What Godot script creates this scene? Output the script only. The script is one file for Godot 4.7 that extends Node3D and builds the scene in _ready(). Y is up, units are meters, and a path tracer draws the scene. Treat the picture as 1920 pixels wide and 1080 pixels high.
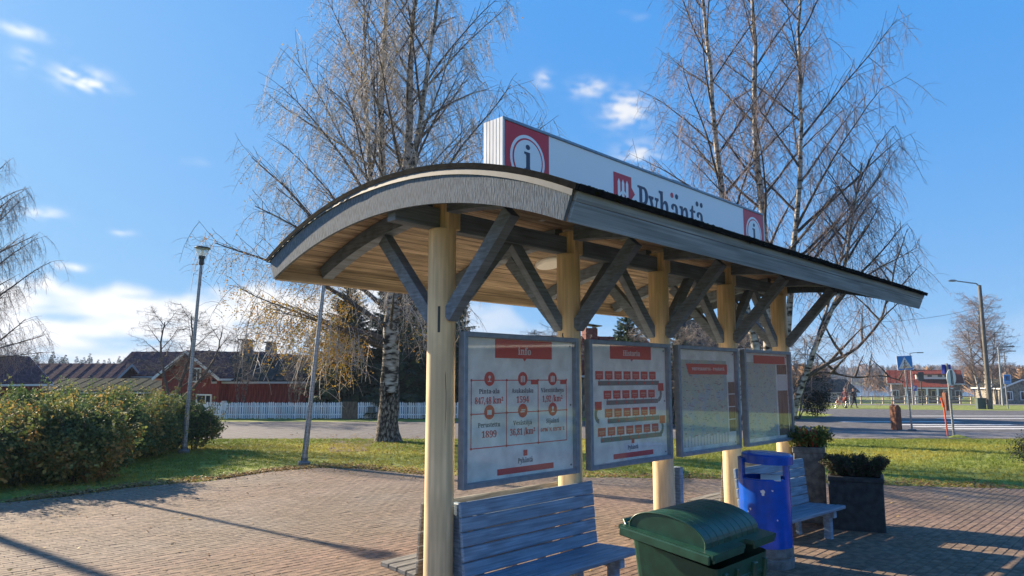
extends Node3D

# ---------------------------------------------------------------- mesh builder
class MB:
	var v := PackedVector3Array()
	var n := PackedVector3Array()
	var u := PackedVector2Array()
	var c := PackedColorArray()
	var col := Color.WHITE

	func tri(a: Vector3, b: Vector3, d: Vector3, na: Vector3, nb: Vector3, nd: Vector3, ua := Vector2.ZERO, ub := Vector2.ZERO, ud := Vector2.ZERO) -> void:
		if (b - a).cross(d - a).dot(na + nb + nd) < 0.0:
			v.append(a); v.append(b); v.append(d)
			n.append(na); n.append(nb); n.append(nd)
			u.append(ua); u.append(ub); u.append(ud)
		else:
			v.append(a); v.append(d); v.append(b)
			n.append(na); n.append(nd); n.append(nb)
			u.append(ua); u.append(ud); u.append(ub)
		c.append(col); c.append(col); c.append(col)

	func quad(a: Vector3, b: Vector3, d: Vector3, e: Vector3, nn: Vector3) -> void:
		tri(a, b, d, nn, nn, nn, Vector2(0, 1), Vector2(1, 1), Vector2(1, 0))
		tri(a, d, e, nn, nn, nn, Vector2(0, 1), Vector2(1, 0), Vector2(0, 0))

	func box(at: Vector3, size: Vector3, ch := 0.0, basis := Basis.IDENTITY) -> void:
		var h := size * 0.5
		var ax := [basis.x, basis.y, basis.z]
		var hh := [h.x, h.y, h.z]
		for a in 3:
			var b := (a + 1) % 3
			var d := (a + 2) % 3
			for s in [-1.0, 1.0]:
				var o: Vector3 = at + ax[a] * hh[a] * s
				var p: Vector3 = ax[b] * (hh[b] - ch)
				var q: Vector3 = ax[d] * (hh[d] - ch)
				quad(o - p - q, o + p - q, o + p + q, o - p + q, ax[a] * s)
		if ch <= 0.0:
			return
		for a in 3:
			var b := (a + 1) % 3
			var d := (a + 2) % 3
			for s in [-1.0, 1.0]:
				for t in [-1.0, 1.0]:
					var p: Vector3 = at + ax[b] * hh[b] * s + ax[d] * (hh[d] - ch) * t
					var q: Vector3 = at + ax[b] * (hh[b] - ch) * s + ax[d] * hh[d] * t
					var w: Vector3 = ax[a] * (hh[a] - ch)
					quad(p - w, p + w, q + w, q - w, (ax[b] * s + ax[d] * t).normalized())
		for s in [-1.0, 1.0]:
			for t in [-1.0, 1.0]:
				for r in [-1.0, 1.0]:
					var p: Vector3 = at + ax[0] * hh[0] * s + ax[1] * (hh[1] - ch) * t + ax[2] * (hh[2] - ch) * r
					var q: Vector3 = at + ax[0] * (hh[0] - ch) * s + ax[1] * hh[1] * t + ax[2] * (hh[2] - ch) * r
					var w: Vector3 = at + ax[0] * (hh[0] - ch) * s + ax[1] * (hh[1] - ch) * t + ax[2] * hh[2] * r
					var nn: Vector3 = (ax[0] * s + ax[1] * t + ax[2] * r).normalized()
					tri(p, q, w, nn, nn, nn)

	# a bar of rectangular section from a to b; side is the direction of its width
	func bar(a: Vector3, b: Vector3, side: Vector3, w: float, t: float, ch := 0.0) -> void:
		var l := (b - a).normalized()
		var s := (side - l * side.dot(l)).normalized()
		box((a + b) * 0.5, Vector3(a.distance_to(b), w, t), ch, Basis(l, s, l.cross(s)))

	func tube(pts: PackedVector3Array, rad: PackedFloat32Array, sides: int, cap := false, v0 := 0.0) -> void:
		var count := pts.size()
		var ref := Vector3(0.31, 0.2, 0.93)
		var rings := []
		var norms := []
		var lens := PackedFloat32Array()
		var run := v0
		for i in count:
			var t := (pts[mini(i + 1, count - 1)] - pts[maxi(i - 1, 0)]).normalized()
			var x := ref - t * ref.dot(t)
			if x.length() < 0.05:
				x = t.cross(Vector3(1, 0.1, 0))
			x = x.normalized()
			ref = x
			var y := t.cross(x)
			var ring := PackedVector3Array()
			var nr := PackedVector3Array()
			for k in sides:
				var a := TAU * k / sides
				var d := x * cos(a) + y * sin(a)
				nr.append(d)
				ring.append(pts[i] + d * rad[i])
			rings.append(ring)
			norms.append(nr)
			if i:
				run += pts[i].distance_to(pts[i - 1])
			lens.append(run)
		for i in count - 1:
			var r0: PackedVector3Array = rings[i]
			var r1: PackedVector3Array = rings[i + 1]
			var n0: PackedVector3Array = norms[i]
			var n1: PackedVector3Array = norms[i + 1]
			for k in sides:
				var m := (k + 1) % sides
				var ua := float(k) / sides
				var ub := float(k + 1) / sides
				v.append(r0[k]); v.append(r1[k]); v.append(r1[m])
				v.append(r0[k]); v.append(r1[m]); v.append(r0[m])
				n.append(n0[k]); n.append(n1[k]); n.append(n1[m])
				n.append(n0[k]); n.append(n1[m]); n.append(n0[m])
				u.append(Vector2(ua, lens[i])); u.append(Vector2(ua, lens[i + 1])); u.append(Vector2(ub, lens[i + 1]))
				u.append(Vector2(ua, lens[i])); u.append(Vector2(ub, lens[i + 1])); u.append(Vector2(ub, lens[i]))
				for q in 6:
					c.append(col)
		if cap:
			for e in [0, count - 1]:
				var r: PackedVector3Array = rings[e]
				var t := (pts[e] - pts[1 if e == 0 else count - 2]).normalized()
				for k in range(1, sides - 1):
					tri(r[0], r[k], r[k + 1], t, t, t)

	# profile of (radius, height) turned about the y axis at "at"; flat shading between profile points where they turn sharply
	func lathe(prof: Array, sides: int, at := Vector3.ZERO, a0 := 0.0, a1 := TAU, sx := 1.0, sz := 1.0) -> void:
		for i in prof.size() - 1:
			var p: Vector2 = prof[i]
			var q: Vector2 = prof[i + 1]
			var nn := Vector2(q.y - p.y, p.x - q.x).normalized()
			for k in sides:
				var b0 := a0 + (a1 - a0) * k / sides
				var b1 := a0 + (a1 - a0) * (k + 1) / sides
				var d0 := Vector3(cos(b0) * sx, 0, sin(b0) * sz)
				var d1 := Vector3(cos(b1) * sx, 0, sin(b1) * sz)
				var y0 := Vector3(0, p.y, 0)
				var y1 := Vector3(0, q.y, 0)
				var n0 := Vector3(cos(b0) / sx * nn.x, nn.y, sin(b0) / sz * nn.x).normalized()
				var n1 := Vector3(cos(b1) / sx * nn.x, nn.y, sin(b1) / sz * nn.x).normalized()
				var A := at + d0 * p.x + y0
				var B := at + d1 * p.x + y0
				var C := at + d1 * q.x + y1
				var D := at + d0 * q.x + y1
				var um := float(k) / sides
				var un := float(k + 1) / sides
				if p.x > 1e-5:
					tri(A, B, C, n0, n1, n1, Vector2(um, p.y), Vector2(un, p.y), Vector2(un, q.y))
				if q.x > 1e-5:
					tri(A, C, D, n0, n1, n0, Vector2(um, p.y), Vector2(un, q.y), Vector2(um, q.y))

	# polygon in the plane of ex, ey at o, from z0 to z1 along ex x ey
	func prism(poly: PackedVector2Array, z0: float, z1: float, o := Vector3.ZERO, ex := Vector3.RIGHT, ey := Vector3.UP) -> void:
		var ez := ex.cross(ey)
		var idx := Geometry2D.triangulate_polygon(poly)
		for i in range(0, idx.size(), 3):
			for z in [z0, z1]:
				var nn: Vector3 = ez * (1.0 if (z == z1) == (z1 > z0) else -1.0)
				var q := []
				for k in 3:
					var p := poly[idx[i + k]]
					q.append(o + ex * p.x + ey * p.y + ez * z)
				tri(q[0], q[1], q[2], nn, nn, nn, poly[idx[i]], poly[idx[i + 1]], poly[idx[i + 2]])
		var sgn := -1.0 if Geometry2D.is_polygon_clockwise(poly) else 1.0
		for i in poly.size():
			var p := poly[i]
			var q := poly[(i + 1) % poly.size()]
			var e := q - p
			if e.length() < 1e-7:
				continue
			var out2 := Vector2(e.y, -e.x).normalized() * sgn
			var nn := ex * out2.x + ey * out2.y
			var A := o + ex * p.x + ey * p.y
			var B := o + ex * q.x + ey * q.y
			quad(A + ez * z0, B + ez * z0, B + ez * z1, A + ez * z1, nn)

	# one flat face
	func face(poly: PackedVector2Array, z: float, o := Vector3.ZERO, ex := Vector3.RIGHT, ey := Vector3.UP) -> void:
		var ez := ex.cross(ey)
		var idx := Geometry2D.triangulate_polygon(poly)
		for i in range(0, idx.size(), 3):
			var q := []
			for k in 3:
				var p := poly[idx[i + k]]
				q.append(o + ex * p.x + ey * p.y + ez * z)
			tri(q[0], q[1], q[2], ez, ez, ez, poly[idx[i]], poly[idx[i + 1]], poly[idx[i + 2]])

	func mesh() -> ArrayMesh:
		var a := []
		a.resize(Mesh.ARRAY_MAX)
		a[Mesh.ARRAY_VERTEX] = v
		a[Mesh.ARRAY_NORMAL] = n
		a[Mesh.ARRAY_TEX_UV] = u
		a[Mesh.ARRAY_COLOR] = c
		var m := ArrayMesh.new()
		if v.size():
			m.add_surface_from_arrays(Mesh.PRIMITIVE_TRIANGLES, a)
		return m

# ---------------------------------------------------------------- scene helpers
var M := {}
var T := {}
var rng := RandomNumberGenerator.new()
var used := {}
const TH := 0.80215    # the shelter stands turned by this angle
const ORG := Vector3(-0.5784, 0.0, -5.7597)

func rr(a: float, b: float) -> float:
	return rng.randf_range(a, b)

func numbered(s: String) -> String:
	var k: int = used.get(s, 0)
	used[s] = k + 1
	return s if k == 0 else "%s_%03d" % [s, k]

func thing(called: String, label: String, category: String, at := Vector3.ZERO, turn := 0.0, group := "") -> Node3D:
	var o := Node3D.new()
	o.name = numbered(called)
	add_child(o, true)
	o.position = at
	o.rotation.y = turn
	tag(o, label, category, group)
	return o

func tag(o: Node, label: String, category := "", group := "", kind := "") -> void:
	if label: o.set_meta("label", label)
	if category: o.set_meta("category", category)
	if group: o.set_meta("group", group)
	if kind: o.set_meta("kind", kind)

func part(called: String, m: MB, mat: Material, parent: Node, kind := "") -> MeshInstance3D:
	return put(called, m.mesh(), mat, parent, kind)

func put(called: String, mesh: Mesh, mat: Material, parent: Node, kind := "") -> MeshInstance3D:
	var o := MeshInstance3D.new()
	var count := 0
	for ch in parent.get_children():
		var s := String(ch.name)
		if s == called or (s.begins_with(called + "_") and s.substr(called.length() + 1).is_valid_int()):
			count += 1
	o.name = called if count == 0 else "%s_%03d" % [called, count]
	if parent == self:
		o.name = numbered(called)
	o.mesh = mesh
	o.material_override = mat
	parent.add_child(o, true)
	if kind: o.set_meta("kind", kind)
	return o

func multi(called: String, mesh: Mesh, mat: Material, xf: Array, cols: Array, parent: Node) -> MultiMeshInstance3D:
	var mm := MultiMesh.new()
	mm.transform_format = MultiMesh.TRANSFORM_3D
	mm.use_colors = cols.size() > 0
	mm.mesh = mesh
	mm.instance_count = xf.size()
	for i in xf.size():
		mm.set_instance_transform(i, xf[i])
	for i in cols.size():
		mm.set_instance_color(i, cols[i])
	var o := MultiMeshInstance3D.new()
	o.name = numbered(called) if parent == self else called
	o.multimesh = mm
	o.material_override = mat
	parent.add_child(o, true)
	o.set_meta("kind", "stuff")
	return o

func ground_y(d: float) -> float:
	var y := -0.013 * (clampf(d, 4.0, 60.0) - 4.0)
	if d > 70.0:
		y -= 0.03 * (minf(d, 140.0) - 70.0)
	return y

func gp(x: float, d: float, up := 0.0) -> Vector3:
	return Vector3(x, ground_y(d) + up, -d)

func sl(l: float, y: float, z: float) -> Vector3:   # shelter axes to world
	return ORG + Vector3(cos(TH), 0, -sin(TH)) * l + Vector3(sin(TH), 0, cos(TH)) * z + Vector3(0, y, 0)

func rect(x0: float, y0: float, x1: float, y1: float) -> PackedVector2Array:
	return PackedVector2Array([Vector2(x0, y0), Vector2(x1, y0), Vector2(x1, y1), Vector2(x0, y1)])

func disc(cx: float, cy: float, r: float, k := 28) -> PackedVector2Array:
	var p := PackedVector2Array()
	for i in k:
		p.append(Vector2(cx + r * cos(TAU * i / k), cy + r * sin(TAU * i / k)))
	return p

# ---------------------------------------------------------------- textures and materials
func noise(freq: float, oct := 4, s := 1, type := FastNoiseLite.TYPE_SIMPLEX_SMOOTH) -> FastNoiseLite:
	var f := FastNoiseLite.new()
	f.noise_type = type
	f.seed = s
	f.frequency = freq
	f.fractal_octaves = oct
	return f

# a seamless noise picture whose values run lo..hi; w, h below size stretch the pattern
func grey(w: int, h: int, size: int, freq: float, lo: float, hi: float, s: int, oct := 4, gain := 1.0) -> Image:
	var im := noise(freq, oct, s).get_seamless_image(w, h)
	im.convert(Image.FORMAT_L8)
	im.resize(size, size, Image.INTERPOLATE_CUBIC)
	var d := im.get_data()
	for i in d.size():
		var x := clampf(0.5 + (d[i] / 255.0 - 0.5) * gain, 0.0, 1.0)
		d[i] = int(255.0 * (lo + (hi - lo) * x))
	return Image.create_from_data(size, size, false, Image.FORMAT_L8, d)

func tex(im: Image) -> ImageTexture:
	var x: Image = im.duplicate()
	x.convert(Image.FORMAT_RGB8)
	return ImageTexture.create_from_image(x)

# two grey pictures multiplied
func both(a: Image, b: Image) -> Image:
	var da := a.get_data()
	var db := b.get_data()
	for i in da.size():
		da[i] = da[i] * db[i] / 255
	return Image.create_from_data(a.get_width(), a.get_height(), false, Image.FORMAT_L8, da)

# grey picture through a colour ramp (display colours)
func ramp(im: Image, stops: Array, cols: Array) -> Image:
	var g := Gradient.new()
	g.offsets = PackedFloat32Array(stops)
	g.colors = PackedColorArray(cols)
	var lut := []
	for i in 256:
		lut.append(g.sample(i / 255.0))
	var out := PackedByteArray()
	var d := im.get_data()
	out.resize(d.size() * 3)
	for i in d.size():
		var k: Color = lut[d[i]]
		out[i * 3] = int(k.r * 255)
		out[i * 3 + 1] = int(k.g * 255)
		out[i * 3 + 2] = int(k.b * 255)
	return Image.create_from_data(im.get_width(), im.get_height(), false, Image.FORMAT_RGB8, out)

func L(r: float, g: float, b: float) -> Color:
	return Color(r, g, b).linear_to_srgb()

func mat(called: String, col: Color, rough := 0.8, t: Texture2D = null, scale := Vector3.ONE, bump: Texture2D = null, depth := 0.0, world := false) -> StandardMaterial3D:
	var m := StandardMaterial3D.new()
	m.resource_name = called
	m.albedo_color = col
	m.roughness = rough
	if t:
		m.albedo_texture = t
	if t or bump:
		m.uv1_triplanar = true
		m.uv1_world_triplanar = world
		m.uv1_scale = scale
		m.uv1_triplanar_sharpness = 4.0
	if bump:
		m.heightmap_enabled = true
		m.heightmap_texture = bump
		m.heightmap_scale = depth
	M[called] = m
	return m

func tinted(m: StandardMaterial3D) -> StandardMaterial3D:
	m.vertex_color_use_as_albedo = true
	return m

func make_materials() -> void:
	var fine := grey(256, 256, 256, 0.06, 0.75, 1.0, 3, 5)
	var blot := grey(256, 256, 256, 0.012, 0.72, 1.0, 5, 4, 1.4)
	var grain := grey(24, 256, 512, 0.05, 0.66, 1.0, 7, 5, 1.3)       # lines along the picture's x
	var grain_y := grey(256, 24, 512, 0.05, 0.55, 1.0, 8, 5, 1.3)     # lines along y
	var speck := grey(512, 512, 512, 0.25, 0.6, 1.0, 9, 3, 1.6)
	T.fine = tex(both(fine, blot))
	T.grain = tex(both(grain, grey(256, 256, 512, 0.01, 0.75, 1.0, 12, 3, 1.5)))
	T.grain_y = tex(both(grain_y, grey(256, 256, 512, 0.01, 0.75, 1.0, 14, 3, 1.5)))
	T.speck = tex(both(speck, grey(512, 512, 512, 0.008, 0.74, 1.0, 15, 4, 1.6)))
	T.wear = tex(grey(256, 256, 256, 0.03, 0.72, 1.0, 16, 5, 1.6))
	T.smooth = tex(grey(256, 256, 256, 0.02, 0.88, 1.0, 18, 5, 1.5))
	T.grain_soft = tex(both(grey(24, 256, 512, 0.05, 0.78, 1.0, 7, 5, 1.3), grey(256, 256, 512, 0.01, 0.85, 1.0, 12, 3, 1.5)))
	T.post = tex(both(grey(256, 20, 512, 0.06, 0.88, 1.0, 19, 5, 1.4), grey(256, 256, 512, 0.012, 0.90, 1.0, 20, 5, 1.8)))
	# timber: scale along the board is low
	mat("post_paint", L(0.90, 0.66, 0.38), 0.5, T.post, Vector3(1.6, 0.45, 1.6), T.grain_y, 0.03)
	mat("frame_paint", L(0.20, 0.255, 0.33), 0.6, T.grain_soft, Vector3(0.6, 2.5, 2.5), T.grain, 0.03)
	mat("fascia_paint", L(0.33, 0.40, 0.45), 0.75, T.grain_soft, Vector3(0.35, 3, 3), T.grain, 0.05)
	var ply := grey(256, 36, 512, 0.07, 0.3, 1.0, 21, 5, 1.7)
	mat("gable_board", L(0.15, 0.20, 0.25), 0.85, tex(grey(256, 36, 512, 0.07, 0.66, 1.0, 21, 5, 1.7)), Vector3(5.5, 4.5, 5.5), tex(ply), 0.09)
	mat("ceiling_wood", L(0.56, 0.45, 0.33), 0.75, T.grain, Vector3(0.35, 3.0, 3.0), T.grain, 0.04)
	mat("bench_blue", L(0.31, 0.43, 0.58), 0.55, T.grain_soft, Vector3(0.8, 3.5, 3.5), T.grain, 0.03)
	mat("bench_grey", L(0.33, 0.32, 0.30), 0.85, T.grain, Vector3(0.8, 4.0, 4.0), T.grain, 0.08)
	mat("felt", L(0.03, 0.032, 0.034), 0.95, T.speck, Vector3.ONE * 2.0, T.speck, 0.5)
	mat("moss", L(0.035, 0.04, 0.022), 1.0, T.speck, Vector3.ONE * 9.0)
	mat("drip_metal", L(0.10, 0.12, 0.135), 0.6, T.smooth, Vector3.ONE * 2.0).metallic = 0.0
	mat("aluminium", L(0.60, 0.61, 0.62), 0.3, T.wear, Vector3(1, 0.3, 1)).metallic = 0.85
	mat("sign_end", L(0.80, 0.80, 0.81), 0.4, T.smooth, Vector3(1, 0.3, 1)).metallic = 0.2
	mat("board_frame", L(0.24, 0.29, 0.36), 0.42, T.smooth, Vector3.ONE * 2.0).metallic = 0.3
	mat("paper", L(0.88, 0.90, 0.86), 0.8, T.smooth, Vector3.ONE * 0.8)
	mat("print_red", L(0.58, 0.05, 0.03), 0.7)
	mat("print_dark", L(0.10, 0.10, 0.12), 0.7)
	mat("print_grey", L(0.16, 0.165, 0.15), 0.7)
	mat("print_pale", L(0.62, 0.25, 0.2), 0.7)
	mat("print_white", L(0.7, 0.66, 0.62), 0.7)
	mat("sign_white", L(0.88, 0.85, 0.87), 0.35)
	mat("sign_red", L(0.62, 0.022, 0.03), 0.35)
	mat("sign_navy", L(0.05, 0.04, 0.075), 0.4)
	var gl := mat("glass", Color(0.85, 0.92, 0.95, 0.03), 0.03)
	gl.transparency = BaseMaterial3D.TRANSPARENCY_ALPHA
	var sc := grey(512, 512, 512, 0.35, 0.0, 1.0, 97, 2, 1.0)
	var scd := sc.get_data()
	var mottle := grey(256, 256, 512, 0.02, 0.0, 1.0, 98, 4, 1.6).get_data()
	for i in scd.size():
		scd[i] = 255 if scd[i] > 200 and mottle[i] > 130 else 160 + mottle[i] / 8
	T.scuff = tex(Image.create_from_data(512, 512, false, Image.FORMAT_L8, scd))
	mat("bin_green", L(0.028, 0.14, 0.085), 0.36, T.scuff, Vector3.ONE * 1.6)
	mat("bin_blue", L(0.001, 0.085, 0.52), 0.22, T.smooth, Vector3.ONE * 1.5)
	mat("rubber", L(0.02, 0.02, 0.022), 0.8)
	mat("bin_inside", L(0.01, 0.012, 0.03), 0.8)
	mat("cap_white", L(0.72, 0.72, 0.70), 0.4)
	mat("concrete", L(0.33, 0.335, 0.34), 0.9, T.speck, Vector3.ONE * 2.0, T.speck, 0.2)
	mat("planter_dark", L(0.075, 0.085, 0.095), 0.85, T.speck, Vector3.ONE * 2.0, T.speck, 0.2)
	mat("soil", L(0.03, 0.022, 0.015), 1.0, T.speck, Vector3.ONE * 4.0)
	mat("galvanised", L(0.36, 0.375, 0.40), 0.45, T.wear, Vector3.ONE * 2.0).metallic = 0.5
	mat("dark_metal", L(0.035, 0.037, 0.04), 0.5)
	mat("pole_wood", L(0.30, 0.27, 0.23), 0.9, T.grain_y, Vector3(4, 0.5, 4))
	mat("lamp_glass", Color(0.8, 0.85, 0.85, 0.16), 0.1).transparency = BaseMaterial3D.TRANSPARENCY_ALPHA
	mat("red_wall", L(0.48, 0.105, 0.08), 0.85, T.grain_y, Vector3(3, 0.5, 3))
	mat("brown_wall", L(0.12, 0.065, 0.055), 0.85, T.grain_y, Vector3(3, 0.5, 3))
	mat("white_trim", L(0.70, 0.70, 0.68), 0.6)
	mat("grey_trim", L(0.38, 0.38, 0.37), 0.6)
	mat("roof_purple", L(0.19, 0.095, 0.105), 0.8, T.fine, Vector3.ONE)
	mat("roof_dark", L(0.08, 0.085, 0.08), 0.85, T.fine, Vector3.ONE)
	mat("roof_green", L(0.06, 0.075, 0.06), 0.95, T.fine, Vector3.ONE)
	mat("roof_red", L(0.30, 0.075, 0.05), 0.8, T.fine, Vector3.ONE)
	mat("pink_wall", L(0.50, 0.38, 0.33), 0.85, T.fine, Vector3.ONE)
	mat("pale_wall", L(0.50, 0.46, 0.38), 0.85, T.grain_y, Vector3.ONE)
	mat("brick", L(0.28, 0.075, 0.05), 0.9, T.speck, Vector3.ONE)
	mat("window_dark", L(0.03, 0.035, 0.045), 0.08)
	mat("fence_white", L(0.82, 0.84, 0.86), 0.7, T.smooth, Vector3(2, 0.8, 2))
	mat("fence_worn", L(0.66, 0.68, 0.70), 0.75, T.smooth, Vector3(2, 0.8, 2))
	mat("rail_pale", L(0.78, 0.66, 0.58), 0.8, T.grain, Vector3(0.4, 2, 2))
	mat("rust_wood", L(0.48, 0.19, 0.10), 0.85, T.grain_y, Vector3(3, 0.8, 3))
	mat("tan_board", L(0.36, 0.24, 0.15), 0.85, T.grain_y, Vector3(3, 0.8, 3))
	mat("orange", L(0.75, 0.11, 0.03), 0.5)
	mat("road_blue", L(0.01, 0.22, 0.60), 0.4)
	mat("deep_blue", L(0.01, 0.03, 0.32), 0.4)
	mat("yellow_film", L(0.80, 0.52, 0.05), 0.4)
	mat("sign_back", L(0.74, 0.76, 0.75), 0.5)
	mat("cabinet_green", L(0.04, 0.07, 0.055), 0.6)
	mat("wire", L(0.02, 0.02, 0.02), 0.6)
	mat("mailbox_grey", L(0.08, 0.10, 0.10), 0.6)
	for q in ["felt", "moss", "roof_purple", "roof_dark", "roof_green", "roof_red", "red_wall", "brown_wall", "soil"]:
		M[q].metallic_specular = 0.12
	# ground
	var g1 := both(grey(512, 512, 512, 0.09, 0.35, 1.0, 31, 5, 1.5), grey(512, 512, 512, 0.012, 0.45, 1.0, 32, 4, 1.5))
	var turf := ramp(g1, [0.0, 0.25, 0.5, 0.75, 1.0], [Color(0.20, 0.20, 0.09), Color(0.33, 0.37, 0.12), Color(0.45, 0.50, 0.16), Color(0.56, 0.57, 0.20), Color(0.63, 0.58, 0.28)])
	mat("turf", Color(1, 1, 1), 1.0, ImageTexture.create_from_image(turf), Vector3.ONE * 0.22, T.speck, 2.0, true)
	mat("asphalt", L(0.20, 0.19, 0.195), 0.9, T.speck, Vector3.ONE * 0.4, T.speck, 0.3, true)
	mat("sidewalk", L(0.36, 0.33, 0.32), 0.9, T.speck, Vector3.ONE * 0.5, T.speck, 0.3, true)
	mat("road_paint", L(0.70, 0.69, 0.66), 0.8, T.smooth, Vector3.ONE * 0.7, null, 0.0, true)
	mat("joint_sand", L(0.23, 0.175, 0.135), 1.0, T.speck, Vector3.ONE * 2.0, T.speck, 0.5, true)
	tinted(mat("paver", Color(1, 1, 1), 0.9, T.speck, Vector3.ONE * 1.7, T.speck, 0.25, true))
	mat("water", L(0.02, 0.05, 0.10), 0.12)
	# plants
	var bk := both(grey(90, 256, 512, 0.035, 0.2, 1.0, 41, 5, 2.0), grey(128, 128, 512, 0.03, 0.5, 1.0, 42, 4, 1.6))
	T.birch = ImageTexture.create_from_image(ramp(bk, [0.0, 0.20, 0.28, 0.5, 1.0], [Color(0.07, 0.06, 0.05), Color(0.18, 0.15, 0.13), Color(0.56, 0.53, 0.48), Color(0.70, 0.67, 0.63), Color(0.86, 0.84, 0.80)]))
	var bm := mat("birch_bark", Color(0.86, 0.86, 0.87), 0.8, T.birch, Vector3(0.55, 0.55, 0.55), T.grain, 0.1)
	var lowb := both(grey(256, 90, 512, 0.05, 0.2, 1.0, 43, 5, 2.0), grey(128, 128, 512, 0.05, 0.55, 1.0, 44, 4, 1.8))
	mat("old_bark", Color(0.85, 0.84, 0.83), 0.95, ImageTexture.create_from_image(ramp(lowb, [0.0, 0.34, 0.5, 1.0], [Color(0.10, 0.085, 0.07), Color(0.20, 0.175, 0.15), Color(0.50, 0.47, 0.43), Color(0.74, 0.71, 0.67)])), Vector3(1.1, 1.1, 1.1), tex(lowb), 1.5)
	mat("limb", L(0.11, 0.088, 0.078), 0.85, T.wear, Vector3(2, 1, 2))
	mat("limb_pale", L(0.36, 0.33, 0.30), 0.85, T.birch, Vector3(1, 1, 1))
	tinted(mat("twig", Color(1, 1, 1), 0.8))
	var lf := tinted(mat("leaf", Color(1, 1, 1), 0.7))
	lf.backlight_enabled = true
	lf.backlight = Color(0.85, 0.85, 0.85)
	lf.cull_mode = BaseMaterial3D.CULL_DISABLED
	var nd := tinted(mat("needle", Color(1, 1, 1), 0.7))
	nd.cull_mode = BaseMaterial3D.CULL_DISABLED
	mat("spruce_bark", L(0.06, 0.045, 0.035), 0.95, T.speck, Vector3.ONE * 2.0)
	tinted(mat("cloth", Color(1, 1, 1), 0.9))
	mat("bike_paint", L(0.30, 0.05, 0.03), 0.4)

# ---------------------------------------------------------------- sky
const EXPOSURE := 3.5
const SUN_AZ := -52.5     # degrees from straight ahead, left is negative
const SUN_EL := 22.0

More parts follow.
